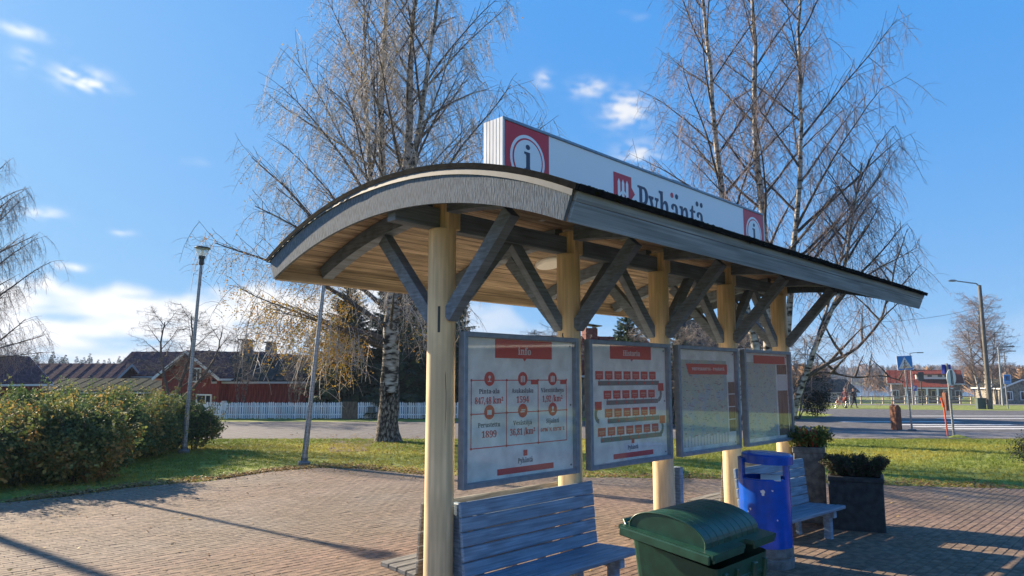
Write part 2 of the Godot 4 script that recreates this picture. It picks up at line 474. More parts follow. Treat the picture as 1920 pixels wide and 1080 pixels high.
func sky_panorama() -> ImageTexture:
	var w := 2048
	var h := 1024
	var data := PackedFloat32Array()
	data.resize(w * h * 3)
	var big := noise(0.055, 5, 71)
	var streak := noise(0.11, 4, 72)
	var edge := noise(0.045, 3, 73)
	# small fair-weather wisps: azimuth, elevation, half width, half height, strength
	var puffs := [[-32.6, 20.4, 2.6, 0.9, 1.15], [-36.3, 22.6, 2.6, 0.5, 0.55], [-36.2, 20.9, 1.0, 0.9, 0.4], [2.7, 23.8, 1.3, 0.8, 0.6], [6.6, 23.0, 2.6, 0.9, 0.75], [9.6, 21.2, 3.2, 1.7, 0.95], [10.6, 17.8, 3.0, 1.3, 0.75], [-32.5, 7.6, 2.4, 0.3, 0.9], [-29.4, 10.3, 1.2, 0.25, 0.5], [-34.2, 11.1, 1.9, 0.45, 0.8], [-46.0, 16.0, 4.0, 1.0, 0.7], [-60.0, 24.0, 5.0, 1.3, 0.6], [58.0, 20.0, 5.0, 1.2, 0.7], [100.0, 27.0, 6.0, 1.6, 0.7], [150.0, 18.0, 6.0, 1.4, 0.7], [-120.0, 26.0, 6.0, 1.4, 0.7], [-160.0, 15.0, 5.0, 1.1, 0.7]]
	var sun_a := deg_to_rad(SUN_AZ)
	var sun_e := deg_to_rad(SUN_EL)
	var sd := Vector3(sin(sun_a) * cos(sun_e), sin(sun_e), -cos(sun_a) * cos(sun_e))
	var top := Vector3(0.048, 0.315, 0.86)
	var low := Vector3(0.34, 0.63, 0.94)
	for y in h:
		var el := 90.0 - 180.0 * (y + 0.5) / h
		var er := deg_to_rad(maxf(el, 0.0))
		var ce := cos(er)
		var se := sin(er)
		var t := exp(-se * 4.4)
		var base := top.lerp(low, t)
		for x in w:
			var az := wrapf(360.0 * (x + 0.5) / w, -180.0, 180.0)     # the picture begins straight ahead
			var cc := base
			if el > -1.5:
				var ar := deg_to_rad(az)
				var dx := sin(ar) * ce
				var dz := -cos(ar) * ce
				var cs := clampf(dx * sd.x + se * sd.y + dz * sd.z, -1.0, 1.0)
				var g := exp((cs - 1.0) * 6.5)
				cc += Vector3(0.21, 0.23, 0.13) * g + Vector3(0.9, 0.85, 0.7) * exp((cs - 1.0) * 140.0)
				var cloud := 0.0
				if el < 14.0:
					# a bank of cloud low over the left, thinning to haze towards the right
					var far_right := smoothstep(-13.0, 10.0, az) * (1.0 - smoothstep(120.0, 165.0, az))
					var lid := 7.5 + 1.3 * edge.get_noise_2d(az * 1.0, 3.0) + 1.3 * edge.get_noise_2d(az * 4.5, 9.0) - 3.2 * far_right
					var body := smoothstep(lid, lid - 1.1, el)
					var tex_ := big.get_noise_3d(dx * 110.0, el * 9.5, dz * 110.0)
					cloud = body * clampf(0.92 + 1.8 * tex_ + 0.2 * smoothstep(2.5, 5.5, el) - 0.12 * smoothstep(2.2, 0.6, el), 0.0, 1.0) * (1.0 - 0.88 * far_right)
				var wisp := clampf((streak.get_noise_3d(dx * 30.0, el * 1.4, dz * 30.0) - 0.52) * 1.6, 0.0, 0.25) * smoothstep(4.0, 10.0, el) * (1.0 - smoothstep(30.0, 60.0, el))
				cloud = maxf(cloud, wisp)
				for p in puffs:
					var a: float = (az - p[0]) / (p[2] * 0.55)
					if absf(a) > 2.2:
						continue
					var b: float = (el - p[1]) / (p[3] * 0.7)
					if absf(b) > 2.2:
						continue
					var q: float = exp(-(a * a + b * b)) * clampf(0.62 + 2.1 * big.get_noise_3d(dx * 620.0, el * 30.0 + az * 6.0, dz * 620.0), 0.0, 1.3)
					cloud = maxf(cloud, clampf(q * p[4], 0.0, 0.92))
				var white := Vector3(0.93, 0.94, 0.96) * (1.0 + 0.35 * g)
				cc = cc.lerp(white, cloud)
			var k := (y * w + x) * 3
			data[k] = cc.x / EXPOSURE
			data[k + 1] = cc.y / EXPOSURE
			data[k + 2] = cc.z / EXPOSURE
	return ImageTexture.create_from_image(Image.create_from_data(w, h, false, Image.FORMAT_RGBF, data.to_byte_array()))

func setup_view() -> void:
	var cam := Camera3D.new()
	cam.name = "camera"
	cam.fov = 2.0 * rad_to_deg(atan(540.0 / 1320.0))
	cam.near = 0.05
	cam.far = 3000.0
	add_child(cam)
	cam.position = Vector3(0, 1.95, 0)
	cam.rotation.x = atan2(169.0, 1320.0)
	cam.current = true
	var env := Environment.new()
	env.background_mode = Environment.BG_SKY
	var sky := Sky.new()
	var sm := PanoramaSkyMaterial.new()
	sm.panorama = sky_panorama()
	sky.sky_material = sm
	env.sky = sky
	env.tonemap_mode = Environment.TONE_MAPPER_LINEAR
	env.tonemap_exposure = EXPOSURE
	env.sdfgi_enabled = true
	env.ssao_enabled = true
	env.ssil_enabled = true
	env.fog_enabled = true
	env.fog_density = 0.0004
	env.fog_light_color = Color(0.78, 0.86, 0.97)
	var we := WorldEnvironment.new()
	we.name = "world_environment"
	we.environment = env
	add_child(we)
	var sun := DirectionalLight3D.new()
	sun.name = "sun"
	sun.light_energy = 1.3
	sun.light_color = Color(1.0, 0.92, 0.80)
	sun.light_angular_distance = 0.5
	sun.shadow_enabled = true
	add_child(sun)
	sun.rotation = Vector3(deg_to_rad(-SUN_EL), deg_to_rad(180.0 - SUN_AZ), 0)

# ---------------------------------------------------------------- ground
var pave_poly := PackedVector2Array([Vector2(-14, -2.5), Vector2(-14, 7.6), Vector2(-8.42, 11.9), Vector2(-7.72, 12.5), Vector2(-7.24, 13.65), Vector2(-6.08, 14.7), Vector2(-5.49, 16.1), Vector2(-4.55, 17.0), Vector2(-3.4, 16.7), Vector2(-1.9, 15.6), Vector2(1.57, 15.2), Vector2(3.78, 15.05), Vector2(7.23, 14.0), Vector2(9.56, 13.5), Vector2(15.0, 12.4), Vector2(15.0, -2.5)])   # x, distance ahead

func sheet(called: String, poly: PackedVector2Array, up: float, m: Material, parent: Node = self) -> MeshInstance3D:
	# cut the outline at the bends of the ground so that it lies flat on it
	var mb := MB.new()
	var cuts := [-60.0, 4.0, 60.0, 70.0, 140.0, 900.0]
	for i in cuts.size() - 1:
		var band := PackedVector2Array([Vector2(-900, cuts[i]), Vector2(900, cuts[i]), Vector2(900, cuts[i + 1]), Vector2(-900, cuts[i + 1])])
		for piece in Geometry2D.intersect_polygons(poly, band):
			var idx := Geometry2D.triangulate_polygon(piece)
			for k in range(0, idx.size(), 3):
				var q := []
				for e in 3:
					var p: Vector2 = piece[idx[k + e]]
					q.append(gp(p.x, p.y, up))
				mb.tri(q[0], q[1], q[2], Vector3.UP, Vector3.UP, Vector3.UP)
	return part(called, mb, m, parent)

func make_ground() -> void:
	var mb := MB.new()
	var ds := [-60.0, -20.0, 0.0, 4.0, 12.0, 20.0, 30.0, 45.0, 60.0, 65.0, 70.0, 90.0, 110.0, 140.0, 180.0, 300.0, 500.0, 800.0, 1500.0]
	var xs := [-900.0, -300.0, -120.0, -50.0, -20.0, 0.0, 20.0, 50.0, 120.0, 300.0, 900.0]
	for i in ds.size() - 1:
		for j in xs.size() - 1:
			mb.quad(gp(xs[j], ds[i]), gp(xs[j + 1], ds[i]), gp(xs[j + 1], ds[i + 1]), gp(xs[j], ds[i + 1]), Vector3.UP)
	tag(part("ground", mb, M.turf, self), "autumn grass ground that runs out to the far forest", "ground", "", "structure")
	tag(sheet("road", PackedVector2Array([Vector2(-70, 26.9), Vector2(60, 26.4), Vector2(110, 26.4), Vector2(110, 59), Vector2(42, 58.8), Vector2(33, 61.5), Vector2(24, 63.5), Vector2(20, 62), Vector2(23.5, 57), Vector2(22.5, 50), Vector2(18.5, 44), Vector2(13, 41.5), Vector2(-4, 39.8), Vector2(-70, 40.8)]), 0.008, M.asphalt), "grey asphalt road and its junction beyond the grass", "road", "", "structure")
	tag(sheet("sidewalk", PackedVector2Array([Vector2(7, 26.95), Vector2(60, 26.5), Vector2(60, 29.2), Vector2(22, 30.2), Vector2(12, 31.6), Vector2(7, 31.9)]), 0.014, M.sidewalk), "pale worn pavement strip along the near edge of the road", "sidewalk", "", "structure")
	tag(sheet("street", PackedVector2Array([Vector2(22, 75), Vector2(140, 75), Vector2(140, 94), Vector2(22, 94)]), 0.008, M.sidewalk), "pale far street in front of the railing", "street", "", "structure")
	tag(sheet("path", PackedVector2Array([Vector2(-6.6, 26.0), Vector2(-5.0, 26.0), Vector2(-4.3, 21.5), Vector2(-5.4, 21.3)]), 0.01, M.joint_sand), "short trodden earth path across the grass to the road", "path", "", "structure")
	tag(sheet("lake", PackedVector2Array([Vector2(60, 185), Vector2(420, 185), Vector2(560, 500), Vector2(90, 500)]), 0.05, M.water), "blue lake seen beyond the far yard", "lake", "", "structure")
	# crossing: long bars parallel to the kerb
	var cross := thing("zebra_crossing", "white painted bars of the pedestrian crossing on the road", "crossing")
	for s in [[33.0, 20.0, 27.0], [34.7, 19.4, 26.4], [36.5, 19.6, 25.6], [39.6, 18.2, 24.8], [43.6, 26.0, 34.0], [47.6, 26.5, 35.0]]:
		sheet("stripe", rect(s[1], s[0] - 0.36, s[2], s[0] + 0.36), 0.016, M.road_paint, cross)
	cross.set_meta("kind", "structure")

func make_pavement() -> void:
	var pv := thing("pavement", "reddish concrete block pavement under and around the information shelter", "pavement")
	pv.set_meta("kind", "structure")
	sheet("bedding", pave_poly, 0.019, M.joint_sand, pv)
	# one block: chamfered top, four sides
	var meshes := []
	for k in 3:
		var mb := MB.new()
		var hx := 0.0984
		var hz := 0.0484
		var ch := 0.004 + 0.0015 * k
		var j := [rr(-1, 1), rr(-1, 1), rr(-1, 1), rr(-1, 1)]
		var lo := []
		var mid := []
		var hi := []
		for s in [[-1, -1], [1, -1], [1, 1], [-1, 1]]:
			var q: float = j[lo.size()] * 0.0014
			lo.append(Vector3(s[0] * hx, -0.03, s[1] * hz))
			mid.append(Vector3(s[0] * hx, -ch + q, s[1] * hz))
			hi.append(Vector3(s[0] * (hx - ch), q, s[1] * (hz - ch)))
		mb.quad(hi[0], hi[1], hi[2], hi[3], Vector3.UP)
		for e in 4:
			var f := (e + 1) % 4
			var o: Vector3 = ((lo[e] + lo[f]) * Vector3(0.5, 0, 0.5)).normalized()
			mb.quad(mid[e], mid[f], hi[f], hi[e], (o + Vector3.UP).normalized())
			mb.quad(lo[e], lo[f], mid[f], mid[e], o)
		meshes.append(mb.mesh())
	var patch := noise(0.22, 3, 81)
	var near_list := []
	var slope := Basis(Vector3.RIGHT, -0.013)
	var turned := slope * Basis(Vector3.UP, TH)
	var rows := [[], [], []]
	var tint := [[], [], []]
	for iz in range(-160, 130):
		var z := iz * 0.1
		for il in range(-50, 75):
			var l := il * 0.2 + (0.1 if iz % 2 else 0.0)
			var p := sl(l, 0, z)
			var d := -p.z
			if d < 1.6 or absf(p.x) > 0.80 * d + 1.2 or not Geometry2D.is_point_in_polygon(Vector2(p.x, d), pave_poly):
				continue
			p.y = ground_y(d) + 0.026 + rr(-0.0012, 0.0012) + 0.007 * patch.get_noise_2d(l * 1.7 + 90, z * 1.7) - (0.004 if rng.randf() < 0.02 else 0.0)
			var n0 := patch.get_noise_2d(l * 1.0, z * 1.0)
			var grey_ := clampf(0.45 + 0.9 * n0 + 0.018 * (-z - 3.0), 0.0, 1.0)
			var c := Color(0.455, 0.285, 0.195).lerp(Color(0.415, 0.325, 0.24), grey_)
			c = c.lerp(Color(0.36, 0.245, 0.15), clampf(0.5 + 1.5 * patch.get_noise_2d(l * 2.1 + 40, z * 2.1), 0, 1) * 0.55)
			c *= rr(0.88, 1.10)
			c.a = 1.0
			var xf := Transform3D(turned * Basis.from_euler(Vector3(rr(-0.006, 0.006), rr(-0.006, 0.006), rr(-0.006, 0.006))), p)
			var k := rng.randi() % 3
			# how large it shows: blocks within the frame, nearest first
			var shown := d > 4.6 and absf(p.x) < 0.72 * d
			if shown:
				near_list.append([d, xf, c, k])
			else:
				rows[k].append(xf)
				tint[k].append(c)
	near_list.sort_custom(func(a, b): return a[0] < b[0])
	var shades := []
	for i in near_list.size():
		var e: Array = near_list[i]
		if i < 300:
			# a few shared tones for the blocks that are parts of their own
			var best := -1
			for q in shades.size():
				var sc: Color = shades[q][0]
				if absf(sc.r - e[2].r) + absf(sc.g - e[2].g) + absf(sc.b - e[2].b) < 0.05:
					best = q
					break
			if best < 0:
				var m: StandardMaterial3D = M.paver.duplicate()
				m.vertex_color_use_as_albedo = false
				m.albedo_color = e[2].linear_to_srgb()
				m.resource_name = "paver_tone"
				shades.append([e[2], m])
				best = shades.size() - 1
			var o := put("paver", meshes[e[3]], shades[best][1], pv)
			o.transform = e[1]
		else:
			rows[e[3]].append(e[1])
			tint[e[3]].append(e[2])
	for k in 3:
		var mi := multi("paver_field" if k == 0 else "paver_field_%03d" % k, meshes[k], M.paver, rows[k], tint[k], pv)

func leaf_mesh(n_leaves: int, size: float, spread: float, s: int) -> ArrayMesh:
	var mb := MB.new()
	var r := RandomNumberGenerator.new()
	r.seed = s
	for i in n_leaves:
		var o := Vector3(r.randf_range(-1, 1), r.randf_range(-1, 1), r.randf_range(-1, 1)) * spread
		var d := (o.normalized() + Vector3(r.randf_range(-0.7, 0.7), r.randf_range(-0.9, 0.3), r.randf_range(-0.7, 0.7))).normalized()
		var sd := d.cross(Vector3(r.randf_range(-1, 1), r.randf_range(-1, 1), r.randf_range(-1, 1))).normalized()
		var z := size * r.randf_range(0.7, 1.25)
		var nn := d.cross(sd).normalized()
		var sh := r.randf_range(0.75, 1.2)
		mb.col = Color(sh, sh, sh)
		mb.tri(o, o + d * z * 0.5 + sd * z * 0.36, o + d * z, nn, nn, nn)
		mb.tri(o, o + d * z, o + d * z * 0.5 - sd * z * 0.32, nn, nn, nn)
	return mb.mesh()

func tuft_mesh(blades: int, h: float, s: int) -> ArrayMesh:
	var mb := MB.new()
	var r := RandomNumberGenerator.new()
	r.seed = s
	for i in blades:
		var a := r.randf() * TAU
		var o := Vector3(cos(a), 0, sin(a)) * r.randf_range(0, 0.075)
		var lean := Vector3(r.randf_range(-0.6, 0.6), 1, r.randf_range(-0.6, 0.6)).normalized()
		var sd := Vector3(cos(a + 1.3), 0, sin(a + 1.3)) * 0.0045
		var hh := h * r.randf_range(0.5, 1.2)
		var q := o + lean * hh
		var nn := (lean.cross(sd).normalized() + Vector3.UP * 0.6).normalized()
		mb.tri(o - sd, o + sd, q, nn, nn, nn)
	return mb.mesh()

func make_grass() -> void:
	var field := noise(0.13, 4, 91)
	var xf := []
	var cols := []
	var lx := []
	var lc := []
	var road_near := 26.6
	for i in 30000:
		var d := 11.0 + 15.6 * sqrt(rng.randf())
		var x := rr(-0.74, 0.76) * d
		if Geometry2D.is_point_in_polygon(Vector2(x, d), pave_poly) or d > road_near:
			continue
		var n0 := field.get_noise_2d(x, d)
		var c := Color(0.16, 0.22, 0.026).lerp(Color(0.40, 0.35, 0.055), clampf(0.45 + 1.4 * n0, 0, 1)) * rr(0.7, 1.25)
		c.a = 1.0
		xf.append(Transform3D(Basis(Vector3.UP, rr(0, TAU)) * Basis.from_scale(Vector3(1.3, rr(0.7, 1.35), 1.3)), gp(x, d)))
		cols.append(c)
	var g := multi("grass", tuft_mesh(9, 0.06, 5), M.leaf, xf, cols, self)
	tag(g, "short autumn grass between the pavement and the road", "grass")
	# fallen leaves gather along the edge of the blocks and under the big birch
	for i in 11000:
		var x := 0.0
		var d := 0.0
		var kind := rng.randf()
		if kind < 0.72:
			var e := rng.randi_range(2, 12)
			var a := pave_poly[e]
			var b := pave_poly[e + 1]
			var p := a.lerp(b, rng.randf())
			var off := absf(rng.randfn(0.0, 0.5)) * (1.0 if rng.randf() < 0.93 else -1.3)
			x = p.x
			d = p.y + off
		elif kind < 0.97:
			x = -4.4 + rng.randfn(0, 3.2)
			d = 23.5 + rng.randfn(0, 2.6)
		else:
			d = rr(5.0, 15.0)
			x = rr(-0.7, 0.75) * d
		var on_blocks := Geometry2D.is_point_in_polygon(Vector2(x, d), pave_poly)
		var pal := [Color(0.30, 0.17, 0.05), Color(0.22, 0.11, 0.04), Color(0.42, 0.28, 0.06), Color(0.16, 0.09, 0.045), Color(0.34, 0.24, 0.12)]
		lx.append(Transform3D(Basis.from_euler(Vector3(rr(-0.5, 0.5), rr(0, TAU), rr(-0.5, 0.5))) * Basis.from_scale(Vector3.ONE * (rr(0.6, 1.2) if on_blocks else rr(0.9, 1.7))), gp(x, d, 0.035 if on_blocks else rr(0.02, 0.055))))
		lc.append(pal[rng.randi() % 5])
	var fl := MB.new()
	fl.quad(Vector3(-0.022, 0, 0), Vector3(0, 0.004, -0.016), Vector3(0.024, 0.006, 0), Vector3(0, 0.003, 0.016), Vector3.UP)
	var lit := multi("leaf_litter", fl.mesh(), M.leaf, lx, lc, self)
	tag(lit, "brown and yellow fallen leaves along the edge of the blocks", "fallen leaves")

# ---------------------------------------------------------------- shelter (in its own axes: x along it, z towards the front)
const ARC_Y := -1.468
const R_LOW := 4.70
const L0 := -0.56
const L1 := 6.86

func arc_y(r: float, z: float) -> float:
	return ARC_Y + sqrt(r * r - z * z)

func sag(a: float) -> float:     # the shell thins a little towards the eaves
	return 0.05 * pow(a / 0.388, 2.0)

func arc_band(r0: float, r1: float, a0: float, a1: float, k: int, s0 := 0.0, s1 := 0.0) -> PackedVector2Array:   # (z, y) outline between two radii
	var p := PackedVector2Array()
	for i in k + 1:
		var a := lerpf(a0, a1, float(i) / k)
		var r := r1 - s1 * sag(a)
		p.append(Vector2(sin(a) * r, ARC_Y + cos(a) * r))
	for i in k + 1:
		var a := lerpf(a1, a0, float(i) / k)
		var r := r0 - s0 * sag(a)
		p.append(Vector2(sin(a) * r, ARC_Y + cos(a) * r))
	return p

func make_shelter() -> void:
	var s := thing("information_shelter", "grey timber information shelter with yellow posts and a curved roof", "shelter", ORG, TH)
	var tip := asin(1.78 / 4.70)
	var ez := Vector3(0, 0, 1)
	# arcs lie in the (z, y) plane: ex = z axis, ey = y, so that ex x ey = -x
	# posts
	for k in 5:
		var l := 1.64 * k
		var mb := MB.new()
		var g := ground_y(-(sl(l, 0, 0).z)) - 0.1
		mb.lathe([Vector2(0.117, g), Vector2(0.117, 1.2), Vector2(0.114, 3.168), Vector2(0.108, 3.176), Vector2(0.0, 3.176)], 28, Vector3(l, 0, 0))
		mb.box(Vector3(l, 3.27, 0.012), Vector3(0.076, 0.26, 0.20), 0.006)
		mb.box(Vector3(l + 0.075, 3.25, 0.056), Vector3(0.074, 0.16, 0.09), 0.006)
		part("post", mb, M.post_paint, s)
	# drying crack and slot of the first post
	var ck := MB.new()
	var cp := PackedVector3Array()
	var cr := PackedFloat32Array()
	for i in 12:
		var a := 1.02 + 0.05 * sin(i * 1.3)
		cp.append(Vector3(cos(a + 0.9) * 0.1135, 0.75 + i * 0.12, sin(a + 0.9) * 0.1135))
		cr.append(0.0032 if i > 0 and i < 11 else 0.001)
	ck.tube(cp, cr, 4)
	part("crack", ck, M.rubber, s)
	for e in [[1.64, 2.72, 1.1, 0.35], [3.28, 2.55, 0.75, 0.45], [4.92, 2.75, 1.2, 0.3], [0.0, 2.75, 0.95, 0.28]]:
		ck = MB.new()
		cp = PackedVector3Array()
		cr = PackedFloat32Array()
		for i in 9:
			var a: float = e[2] + 0.03 * sin(i * 1.7 + e[0])
			cp.append(Vector3(e[0] + cos(a) * 0.1135, e[1] + e[3] * (i / 8.0 - 0.5), sin(a) * 0.1135))
			cr.append(0.0026 if i > 0 and i < 8 else 0.001)
		ck.tube(cp, cr, 4)
		part("crack", ck, M.rubber, s)
	var slot := MB.new()
	var sa := 2.45
	slot.box(Vector3(cos(sa) * 0.113, 2.42, sin(sa) * 0.113), Vector3(0.012, 0.21, 0.02), 0.002, Basis(Vector3.UP, -sa))
	part("slot", slot, M.dark_metal, s)
	# long beams between the tenons, with stubs at both ends
	var ends := [[L0 + 0.06, -0.04]]
	for k in 4:
		ends.append([1.64 * k + 0.04, 1.64 * (k + 1) - 0.04])
	ends.append([6.60, L1 - 0.1])
	for e in ends:
		var mb := MB.new()
		mb.box(Vector3((e[0] + e[1]) / 2, 3.262, -0.035), Vector3(e[1] - e[0], 0.172, 0.11), 0.006)
		part("beam", mb, M.frame_paint, s)
	# arched ribs over each post
	for k in 5:
		var l := 1.64 * k
		for side in [-1.0, 1.0]:
			var mb := MB.new()
			mb.prism(arc_band(4.77, 4.915, 0.024 * side, tip * 0.985 * side, 14, 0.5, 1.0), l - 0.058, l + 0.058, Vector3.ZERO, Vector3(0, 0, -1), Vector3.UP)
			part("rib", mb, M.frame_paint, s)
	# braces
	for k in 5:
		var l := 1.64 * k
		for side in [-1.0, 1.0]:
			var mb := MB.new()
			var a := Vector3(l, 2.44, 0.10 * side)
			var b := Vector3(l, 3.20, 0.80 * side)
			mb.bar(a, b, Vector3.RIGHT, 0.098, 0.115, 0.004)
			part("brace", mb, M.frame_paint, s)
			var q: float = l + side * 1.0
			if q < -0.1 or q > 6.6:
				continue
			mb = MB.new()
			mb.bar(Vector3(l + 0.09 * side, 2.44, -0.03), Vector3(l + 0.79 * side, 3.21, -0.03), Vector3.BACK, 0.085, 0.11, 0.004)
			part("brace", mb, M.frame_paint, s)
	# ceiling boards, one by one along the arc
	var nb := 38
	var span := 1.80 / 4.9
	for i in nb:
		var a0 := lerpf(-0.386, 0.386, float(i) / nb) + 0.0006
		var a1 := lerpf(-0.386, 0.386, float(i + 1) / nb) - 0.0006
		var am := (a0 + a1) / 2
		var r := 4.932 - sag(am) + rr(-0.0015, 0.0015)
		var mb := MB.new()
		var b := Basis(Vector3.RIGHT, am)   # y towards the radius
		mb.box(Vector3((L0 + L1) / 2, ARC_Y + cos(am) * r, sin(am) * r), Vector3(L1 - L0 - 0.07, 0.022, (a1 - a0) * 4.94), 0.004, b)
		part("ceiling_board", mb, M.ceiling_wood, s)
	# roof deck with felt, a thin shell over the boards that laps past the eaves
	var rf := MB.new()
	rf.prism(arc_band(4.946, 4.986, -0.396, 0.396, 30, 1.0, 1.0), L0 - 0.032, L1 + 0.032, Vector3.ZERO, Vector3(0, 0, -1), Vector3.UP)
	part("roof_felt", rf, M.felt, s)
	# gable boards and drip strips
	for e in [[L0, -1.0], [L1, 1.0]]:
		var mb := MB.new()
		mb.prism(arc_band(4.70, 4.944, -tip, tip, 30, 0.0, 1.0), e[0] - 0.012, e[0] + 0.012, Vector3.ZERO, Vector3(0, 0, -1), Vector3.UP)
		# ex x ey of (-z, y) is +x
		var gb := part("gable_board", mb, M.gable_board, s)
		var dm := MB.new()
		var x0: float = e[0] + e[1] * 0.015
		for i in 40:
			var a0 := lerpf(-0.392, 0.392, i / 40.0)
			var a1 := lerpf(-0.392, 0.392, (i + 1) / 40.0)
			var w0 := 0.006 + 0.007 * absf(sin(i * 0.71)) * (1.0 if i < 18 else 0.35)
			var w1 := 0.006 + 0.007 * absf(sin((i + 1) * 0.71)) * (1.0 if i + 1 < 18 else 0.35)
			var f := func(a: float, r: float, w: float) -> Vector3: return Vector3(x0 + e[1] * w, ARC_Y + cos(a) * r, sin(a) * r)
			var nn := Vector3(e[1], 0.1, 0)
			var s0 := sag(a0) - 0.030 * smoothstep(0.05, -0.30, a0)
			var s1 := sag(a1) - 0.030 * smoothstep(0.05, -0.30, a1)
			dm.quad(f.call(a0, 4.908 - s0, w0), f.call(a1, 4.908 - s1, w1), f.call(a1, 4.945 - sag(a1), 0.013), f.call(a0, 4.945 - sag(a0), 0.013), nn)
			dm.quad(f.call(a0, 4.908 - s0, w0), f.call(a1, 4.908 - s1, w1), f.call(a1, 4.908 - s1, w1 - 0.002), f.call(a0, 4.908 - s0, w0 - 0.002), Vector3(0, -1, 0))
		part("drip_strip", dm, M.drip_metal, s)
	# eave boards, two on each side, square to the arc
	for side in [-1.0, 1.0]:
		var b := Basis(Vector3.RIGHT, tip * side)
		for q in [[4.70, 4.828], [4.831, 4.895]]:
			var r: float = (q[0] + q[1]) / 2
			var mb := MB.new()
			mb.box(Vector3((L0 + L1) / 2, ARC_Y, 0) + b.y * r + b.z * 0.014 * side, Vector3(L1 - L0 - 0.03, q[1] - q[0], 0.026), 0.004, b)
			part("eave_board", mb, M.fascia_paint if side > 0 else M.ceiling_wood, s)
	# felt turned down over the front eave, ragged with moss
	var hang := MB.new()
	var bt := Basis(Vector3.RIGHT, tip)
	hang.box(Vector3((L0 + L1) / 2, ARC_Y, 0) + bt.y * 4.915 + bt.z * 0.046, Vector3(L1 - L0 + 0.02, 0.042, 0.018), 0.004, bt)
	part("felt_edge", hang, M.felt, s)
	var clump := MB.new()
	clump.lathe([Vector2(0.001, 0.0), Vector2(1.0, 0.05), Vector2(0.8, 0.55), Vector2(0.35, 0.9), Vector2(0.001, 1.0)], 7)
	var mx := []
	var mc := []
	var den := noise(0.9, 3, 17)
	for i in 1500:
		var l := rr(L0, L1)
		if den.get_noise_1d(l * 1.6) < rr(-0.25, 0.35):
			continue
		var q := rr(-0.012, 0.07)
		var pos := Vector3(l, ARC_Y, 0) + bt.y * (4.93 - maxf(0.0, -q) * 3.0) + bt.z * (0.052 - q)
		mx.append(Transform3D(Basis.from_euler(Vector3(rr(-0.6, 0.9), rr(0, 6), rr(-0.5, 0.5))) * Basis.from_scale(Vector3(rr(0.008, 0.020), rr(0.004, 0.010), rr(0.008, 0.016))), pos))
		mc.append(Color(1, 1, 1))
	multi("moss", clump.mesh(), M.moss, mx, [], s)
	# round ceiling lamp
	var lamp := MB.new()
	var la := -1.04 / 4.93
	lamp.lathe([Vector2(0.185, 0.0), Vector2(0.185, -0.02), Vector2(0.165, -0.045), Vector2(0.001, -0.052)], 32, Vector3.ZERO)
	var lm := part("ceiling_lamp", lamp, M.sign_back, s)
	lm.transform = Transform3D(Basis(Vector3.RIGHT, la), Vector3(2.55, ARC_Y + cos(la) * 4.905, sin(la) * 4.905))
	# upright boards beside the posts that carry the benches
	for k in [0, 2, 4]:
		var mb := MB.new()
		var l: float = 1.64 * k + 0.155
		mb.box(Vector3(l, 0.43, 0.07), Vector3(0.06, 1.05, 0.15), 0.008)
		var ub := part("upright_board", mb, M.bench_blue, s)
	var wr := MB.new()
	wr.tube(PackedVector3Array([Vector3(1.51, 2.38, 0.03), Vector3(1.47, 2.36, 0.06), Vector3(1.45, 2.31, 0.09), Vector3(1.46, 2.25, 0.11)]), PackedFloat32Array([0.006, 0.006, 0.006, 0.006]), 6)
	part("cable", wr, M.rubber, s)

# ---------------------------------------------------------------- lettering
func lettering(called: String, text: String, font_name: String, bold: bool, height: float, mat_: Material, parent: Node, at: Vector3, width := 0.0, deep := 0.002) -> MeshInstance3D:
	var f := SystemFont.new()
	f.font_names = PackedStringArray([font_name])
	f.font_weight = 700 if bold else 400
	var t := TextMesh.new()
	t.text = text
	t.font = f
	t.font_size = 64
	t.pixel_size = 0.01
	t.depth = 0.01
	t.curve_step = 1.2
	t.horizontal_alignment = HORIZONTAL_ALIGNMENT_CENTER
	t.vertical_alignment = VERTICAL_ALIGNMENT_CENTER
	var o := put(called, t, mat_, parent)
	var sy := height / 0.46          # capitals of a 64-pixel font are about 0.46 high
	var sx := sy
	if width > 0.0:
		sx = width / maxf(t.get_aabb().size.x, 0.01)
	o.transform = Transform3D(Basis.from_scale(Vector3(sx, sy, deep / 0.01)), at)
	return o

